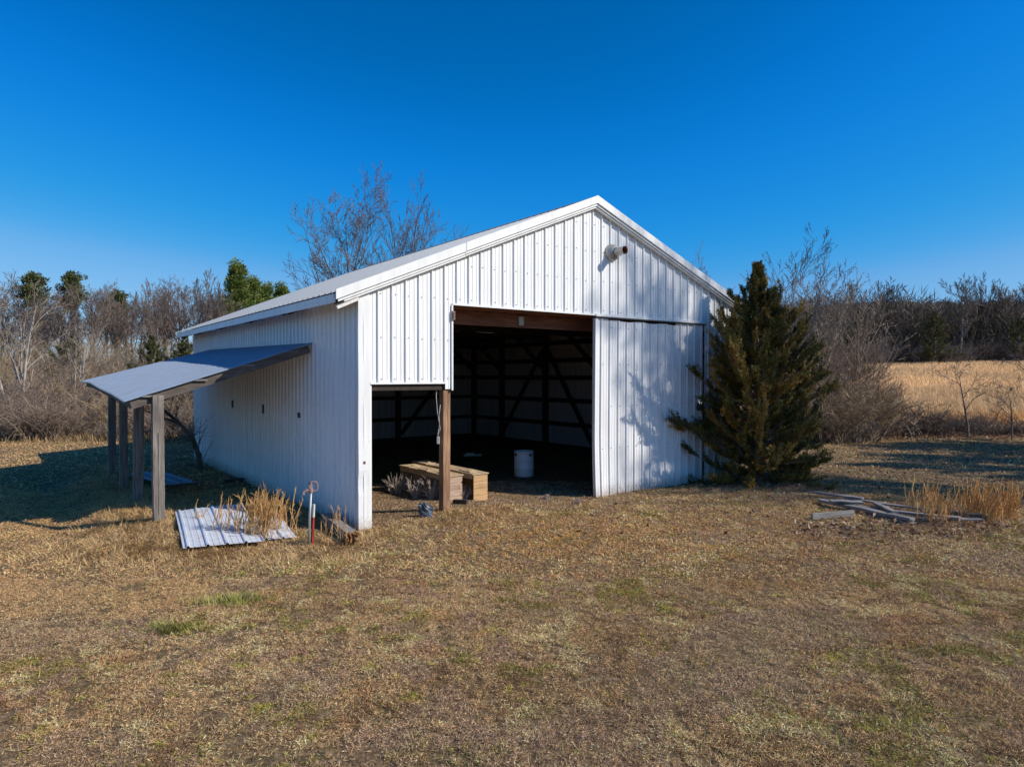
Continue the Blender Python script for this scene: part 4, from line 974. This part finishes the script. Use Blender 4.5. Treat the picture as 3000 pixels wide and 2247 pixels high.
# matted thatch: short flat pieces of leaf lying at all angles
for n, d0, d1, wl, ll in ((1250000, 3.4, 7.5, .0030, .025), (800000, 7.5, 13.5, .0055, .038), (260000, 13.5, 27, .013, .06)):
    x, y = scatter_lawn(n, d0, d1, .84, 1, 1); k = ~in_barn(x, y) & (RNG.random(n) < clumps(x, y)); x, y = x[k], y[k]; n = len(x)
    D = RNG.normal(size=(n, 3)); D[:, 2] = D[:, 2] * .30 + .28; D /= np.linalg.norm(D, axis=1)[:, None]
    L = ll * RNG.uniform(.5, 1.6, n)
    cc = lawn_colors(x, y, n) * RNG.choice([.55, .9, 1.1, 1.3], n, p=[.2, .25, .35, .2])[:, None]
    parts.append(diamonds(np.stack([x, y, gz_np(x, y) + mound(x, y) * RNG.random(n)], 1), D, L, wl * RNG.uniform(.5, 1.5, n), np.clip(cc, 0, .9)))
# longer loose blades
for n, d0, d1, wl, ll in ((110000, 3.4, 7.5, .0028, .042), (80000, 7.5, 13.5, .0045, .055), (50000, 13.5, 27, .010, .065)):
    x, y = scatter_lawn(n, d0, d1, .84, 1, 1); k = ~in_barn(x, y) & (RNG.random(n) < clumps(x, y)); x, y = x[k], y[k]; n = len(x)
    parts.append(blades(np.stack([x, y, gz_np(x, y)], 1), ll * RNG.uniform(.5, 1.5, n), wl * RNG.uniform(.6, 1.4, n), np.clip(RNG.normal(1.2, .3, n), .2, 1.54), np.clip(lawn_colors(x, y, n) * 1.1, 0, .9), droop=.3))
# straw in the dirt at the doorway, thin
x, y = scatter_lawn(26000, 9.8, 14, .3, 1, 1); lx = x - C2[0]; ly = y - C2[1]; b = lx * B2[0] + ly * B2[1]; k = in_barn(x, y) & (b < 3.0) & (RNG.random(len(x)) < .5); x, y = x[k], y[k]; n = len(x)
parts.append(blades(np.stack([x, y, gz_np(x, y)], 1), RNG.uniform(.02, .07, n), RNG.uniform(.003, .007, n), np.clip(RNG.normal(1.4, .15, n), 1, 1.55), pal(n, [(.34, .24, .15), (.22, .15, .10)])))
x, y = scatter_lawn(240000, 9.6, 14.5, .34, 1, 1); lx = x - C2[0]; ly = y - C2[1]; b = lx * B2[0] + ly * B2[1]; k = in_barn(x, y) & (b < 4.5 + RNG.normal(0, .4, len(x))) & (RNG.random(len(x)) < clumps(x, y)); x, y = x[k], y[k]; n = len(x)
D = RNG.normal(size=(n, 3)); D[:, 2] = np.abs(D[:, 2]) * .25 + .1; D /= np.linalg.norm(D, axis=1)[:, None]
parts.append(diamonds(np.stack([x, y, gz_np(x, y)], 1), D, RNG.uniform(.012, .04, n), RNG.uniform(.005, .012, n), pal(n, [(.50, .34, .20), (.38, .25, .15), (.26, .17, .105), (.60, .44, .28)])))
# shaggy straw round the lean-to posts, the sheets and the hydrant
def shag(cx, cy, sx, sy, n, L=.16, lean=1.15, cols=((.72, .50, .24), (.56, .37, .17), (.40, .26, .12)), w=.006, rot=0):
    u = RNG.normal(0, sx, n); v = RNG.normal(0, sy, n); x = cx + u * math.cos(rot) - v * math.sin(rot); y = cy + u * math.sin(rot) + v * math.cos(rot); k = ~in_barn(x, y); x, y = x[k], y[k]; n = len(x)
    az = 2 * PI * vnoise(x + 60, y + 60, .25, 44) * 1.6 + RNG.normal(0, .5, n)
    return blades(np.stack([x, y, gz_np(x, y) - .01], 1), RNG.uniform(.4, 1.3, n) * L, RNG.uniform(.6, 1.4, n) * w, np.clip(RNG.normal(lean, .3, n), .05, 1.45), pal(n, cols), az=az, droop=.8)
rb = math.atan2(B2[1], B2[0])
for a, b, sa, sb, n in ((-2.35, 1.6, 1.0, .38, 6000), (-2.35, 3.6, 1.2, .32, 5000), (-2.4, 6.2, 1.5, .3, 4000), (-1.2, 3.0, .9, .6, 3500)):
    x, y = W(a, b); parts.append(shag(x, y, sa, sb, n, rot=rb))
for x, y, sx, sy, n in ((-5.3, 9.2, .45, .5, 5000), (-4.6, 8.6, .5, .22, 4500), (-3.4, 8.35, .75, .22, 7000), (-2.6, 9.15, .35, .2, 2600), (-5.9, 10.0, .4, .4, 2500), (-2.0, 9.6, .35, .25, 1500), (-4.6, 10.4, .9, .2, 1500)):
    parts.append(shag(x, y, sx, sy, n))
parts.append(shag(-.75, 10.55, .5, .15, 2600, .14, 1.2)); parts.append(shag(-1.3, 10.1, .5, .2, 1600, .10, 1.1))
for px, py, sx, sy, n in ((2210, 1440, .9, .25, 3500), (2300, 1470, .8, .25, 2500), (2600, 1560, 1.2, .25, 2500), (2870, 1535, .7, .2, 2500)):
    x, y = G(px, py); parts.append(shag(x, y, sx, sy, n, .14, 1.1, cols=((.34, .22, .14), (.24, .15, .10), (.42, .30, .19))))
V, T, c = cat_parts(parts); gr = np_mesh('dry_lawn_grass', V, T, M['grassattr'], c)
tag(gr, 'short dead tan and brown winter grass covering the yard', 'grass', kind='stuff')
# green tufts
gt = []
for px, py, sx, sy, n, L in ((680, 1765, .17, .08, 1400, .11), (500, 1842, .11, .06, 700, .10), (2560, 2130, .35, .2, 900, .05), (2350, 2190, .4, .15, 900, .05), (2900, 1900, .3, .2, 500, .05), (930, 1638, .12, .06, 200, .07), (310, 1835, .14, .06, 160, .06), (2700, 1745, .12, .06, 160, .05)):
    x, y = G(px, py)
    gt.append(shag(x, y, sx, sy, n, L, .7, cols=((.30, .30, .05), (.42, .38, .09), (.20, .21, .04), (.5, .42, .2)), w=.005))
V, T, c = cat_parts(gt); o = np_mesh('green_grass', V, T, M['grassattr'], c); tag(o, 'fresh green grass tufts scattered through the dead lawn', 'grass', kind='stuff')
# fallen leaves
def litter(n, f):
    x, y = f(n); n = len(x); z = gz_np(x, y) + RNG.uniform(.01, .05, n); D = RNG.normal(size=(n, 3)); D[:, 2] *= .35; D /= np.linalg.norm(D, axis=1)[:, None]
    return diamonds(np.stack([x, y, z], 1), D, RNG.uniform(.05, .10, n), RNG.uniform(.03, .06, n), pal(n, [(.24, .12, .06), (.34, .20, .12), (.16, .08, .05), (.42, .30, .20)]))
def lf1(n): y = RNG.normal(25.0, .7, n); return RNG.uniform(.40, .80, n) * y, y
def lf2(n): px = RNG.uniform(2330, 2950, n); py = RNG.normal(1550, 14, n); d = H0 * F0 / (py - HY); return (px - CX) / F0 * d, d
def lf3(n): y = RNG.uniform(9, 20, n); return RNG.uniform(.1, .8, n) * y, y
V, T, c = cat_parts([litter(9000, lf1), litter(500, lf2), litter(700, lf3)]); k = None
o = np_mesh('fallen_leaves', V, T, M['grassattr'], c); tag(o, 'brown fallen leaves under the hedge and beside the lumber pile', 'leaves', kind='stuff')
# golden field
n = 150000; u = RNG.random(n) ** 1.5; y = 27.5 + u * 88; x = RNG.uniform(.30, .86, n) * y; k = (y > 27.5 + vnoise(x, y + 10, 1.5, 51) * 1.5); x, y = x[k], y[k]; n = len(x)
V, T, c = blades(np.stack([x, y, gz_np(x, y) - .02], 1), RNG.uniform(.4, .85, n) * (.8 + .4 * vnoise(x + 99, y + 99, 3, 52)), .010 + y * .0006, np.clip(RNG.normal(.2, .15, n), 0, .7), pal(n, [(.88, .62, .33), (.92, .70, .40), (.80, .53, .26), (.84, .57, .29)]) * (.8 + .4 * vnoise(x + 5, y + 5, 9, 53))[:, None])
o = np_mesh('field_grass', V, T, M['grassattr'], c); tag(o, 'tall golden broomsedge filling the field beyond the hedge', 'grass', kind='stuff')
# rough verge grass at the foot of the left thicket
n = 11000; y = RNG.normal(24.6, .8, n); x = RNG.uniform(-.80, -.44, n) * y
V, T, c = blades(np.stack([x, y, gz_np(x, y) - .02], 1), RNG.uniform(.08, .38, n), RNG.uniform(.012, .03, n), np.clip(RNG.normal(.5, .3, n), 0, 1.3), pal(n, [(.40, .25, .12), (.34, .24, .14), (.26, .16, .09), (.17, .15, .05)]))
o = np_mesh('verge_grass', V, T, M['grassattr'], c); tag(o, 'rough tan grass at the foot of the left thicket', 'grass', kind='stuff')
# understory mass deep in both woods (dense small twigs that read as one mass)
def under(name, n, fx, zr, L, cols, label, wmul=.05):
    x, y, g0 = fx(n); h = RNG.random(n) ** 1.4 * zr(x, y); P = np.stack([x, y, g0 + h], 1); D = RNG.normal(size=(n, 3)); D[:, 2] = np.abs(D[:, 2]) + .6; D /= np.linalg.norm(D, axis=1)[:, None]
    Ls = RNG.uniform(.5, 1.4, n) * L; V, T, c = diamonds(P, D, Ls, Ls * wmul, pal(n, cols)); o = np_mesh(name, V, T, M['grassattr'], c); tag(o, label, 'undergrowth', kind='stuff')
def fl(n): y = RNG.uniform(27, 52, n); x = RNG.uniform(-.86, -.40, n) * y; return x, y, gz_np(x, y)
under('thicket_twigs', 90000, fl, lambda x, y: 1.0 + (y - 27) * .10 * (.6 + .8 * vnoise(x + 77, y + 77, 4, 61)), .7, [(.26, .19, .14), (.36, .27, .20), (.18, .13, .10), (.36, .23, .10), (.16, .15, .055)], 'dense mauve brown twigs filling the left thicket', .03)
def fr(n): y = RNG.uniform(114, 170, n); x = RNG.uniform(.36, .86, n) * y; return x, y, gz_np(x, y)
under('treeline_twigs', 60000, fr, lambda x, y: 9 + 5 * vnoise(x + 77, y + 77, 9, 62), 2.4, [(.15, .115, .09), (.20, .155, .12), (.08, .065, .05), (.07, .075, .04)], 'dense dark twigs filling the far right treeline', .05)
def fh(n): y = RNG.uniform(23.5, 26.5, n); x = RNG.uniform(.36, .58, n) * y; return x, y, gz_np(x, y)
under('hedge_twigs', 12000, fh, lambda x, y: 1.7 + 1.3 * (x / y < .53), .45, [(.24, .16, .11), (.32, .22, .15), (.17, .11, .08)], 'fine tan twigs filling the hedge right of the cedar', .03)

# tall broomsedge clumps
def clump(px, py, H, nst, spread, label, seed, tz=0):
    rs = random.Random(seed); x0, y0 = G(px, py); mb = MB(); k = 0
    for k in range(nst):
        q = Vector((rs.gauss(0, spread), rs.gauss(0, spread * .5), -.02)); az = rs.uniform(0, 2 * PI); ln = abs(rs.gauss(0, .16)); d = Vector((math.cos(az) * ln, math.sin(az) * ln, 1)).normalized(); L = H * rs.uniform(.55, 1.1)
        pts = [q.copy()]
        for i in range(6): d = (d + Vector((rs.gauss(.03, .07), rs.gauss(0, .07), 0))).normalized(); q = q + d * L / 6; pts.append(q.copy())
        mb.tube(pts, [.003, .003, .004, .006, .0065, .0055, .0015], 4, cap=False)
        for j in range(7):
            f = rs.uniform(1.5, 5.8); i = int(f); s = pts[i].lerp(pts[i + 1], f - i); e = (d + Vector([rs.gauss(0, .35) for _ in range(3)])).normalized(); mb.tube([s, s + e * rs.uniform(.04, .12)], [.0035, .001], 3, cap=False)
    o = mb.build('tall_grass_clump', M['sedge']); o.location = (x0, y0, gz(x0, y0)); tag(o, label, 'tall grass', 'tall orange grass clumps'); return o
M['sedge'] = m_noise('orange_sedge', (.46, .23, .07), (.80, .50, .19), 18, .8)
clump(745, 1590, .72, 75, .13, 'dense orange grass clump rising in front of the loose white sheets', 301)
clump(805, 1570, .66, 32, .14, 'orange grass stems right of the dense clump, left of the hydrant', 302)
clump(655, 1588, .62, 10, .06, 'few tall stems standing through the large white sheet', 303)
clump(575, 1560, .42, 4, .06, 'two or three thin stems at the left end of the white sheet', 304)
clump(980, 1600, .55, 9, .10, 'thin reddish stems between the T-post and the rotten timber', 305)
for i, (px, py, h, n, sp, lb) in enumerate(((2705, 1505, .62, 34, .16, 'orange grass clump at the left of the lumber pile growth'), (2740, 1535, .35, 20, .12, 'short orange clump in front of the long boards'), (2790, 1520, .50, 26, .2, 'sparse orange stems in the middle of the right grass row'), (2855, 1515, .66, 44, .13, 'tall orange clump right of the middle, above the pile'), (2910, 1530, .50, 40, .09, 'orange clump second from the right border'), (2955, 1525, .62, 46, .11, 'tall orange clump nearest the right border'))):
    clump(px, py, h, int(n * 1.3), sp, lb, 320 + i)

# ------------------------------------------------------------------ light
sun_dir = Vector((.966, -.259, 0)); el = R(35)
to_sun = Vector((sun_dir.x * math.cos(el), sun_dir.y * math.cos(el), math.sin(el)))
sd = bpy.data.lights.new('sun', 'SUN'); sd.energy = 4.6; sd.angle = R(.5); sd.color = (1, .93, .83)
so = bpy.data.objects.new('sun', sd); COL.objects.link(so); so.rotation_euler = to_sun.to_track_quat('Z', 'Y').to_euler()
w = bpy.data.worlds.new('World'); SC.world = w; w.use_nodes = True; nt = w.node_tree
sky = nt.nodes.new('ShaderNodeTexSky'); sky.sky_type = 'NISHITA'; sky.sun_disc = False; sky.sun_elevation = el
sky.sun_rotation = math.atan2(to_sun.x, to_sun.y); sky.altitude = 100; sky.air_density = 1.0; sky.dust_density = .3; sky.ozone_density = 3.0
bg = nt.nodes['Background']; bg.inputs[1].default_value = .10
def vscale(src, k):
    v = nt.nodes.new('ShaderNodeVectorMath'); v.operation = 'SCALE'; v.inputs['Scale'].default_value = k; nt.links.new(src, v.inputs[0]); return v.outputs[0]
cv = nt.nodes.new('ShaderNodeRGBCurve'); mp = cv.mapping; mp.extend = 'HORIZONTAL'       # a deep polarised winter sky
for ch, pts in ((0, ((0, .010), (.19, .016), (.25, .058), (.31, .15), (.64, .36), (1, .6))), (1, ((0, 0), (.165, .114), (.25, .207), (.437, .381), (.488, .43), (.76, .60), (1, .8))), (2, ((0, 0), (.304, .392), (.402, .62), (.44, .68), (.607, .768), (.685, .807), (1, .95)))):
    c = mp.curves[ch]; c.points[0].location = pts[0]; c.points[1].location = pts[-1]
    for p in pts[1:-1]: c.points.new(*p)
mp.update()
nt.links.new(vscale(sky.outputs[0], .1), cv.inputs['Color']); nt.links.new(vscale(cv.outputs[0], 10), bg.inputs[0])
SC.view_settings.view_transform = 'Standard'; SC.view_settings.look = 'None'; SC.view_settings.exposure = .06; SC.view_settings.gamma = 1
SC.cycles.max_bounces = 6
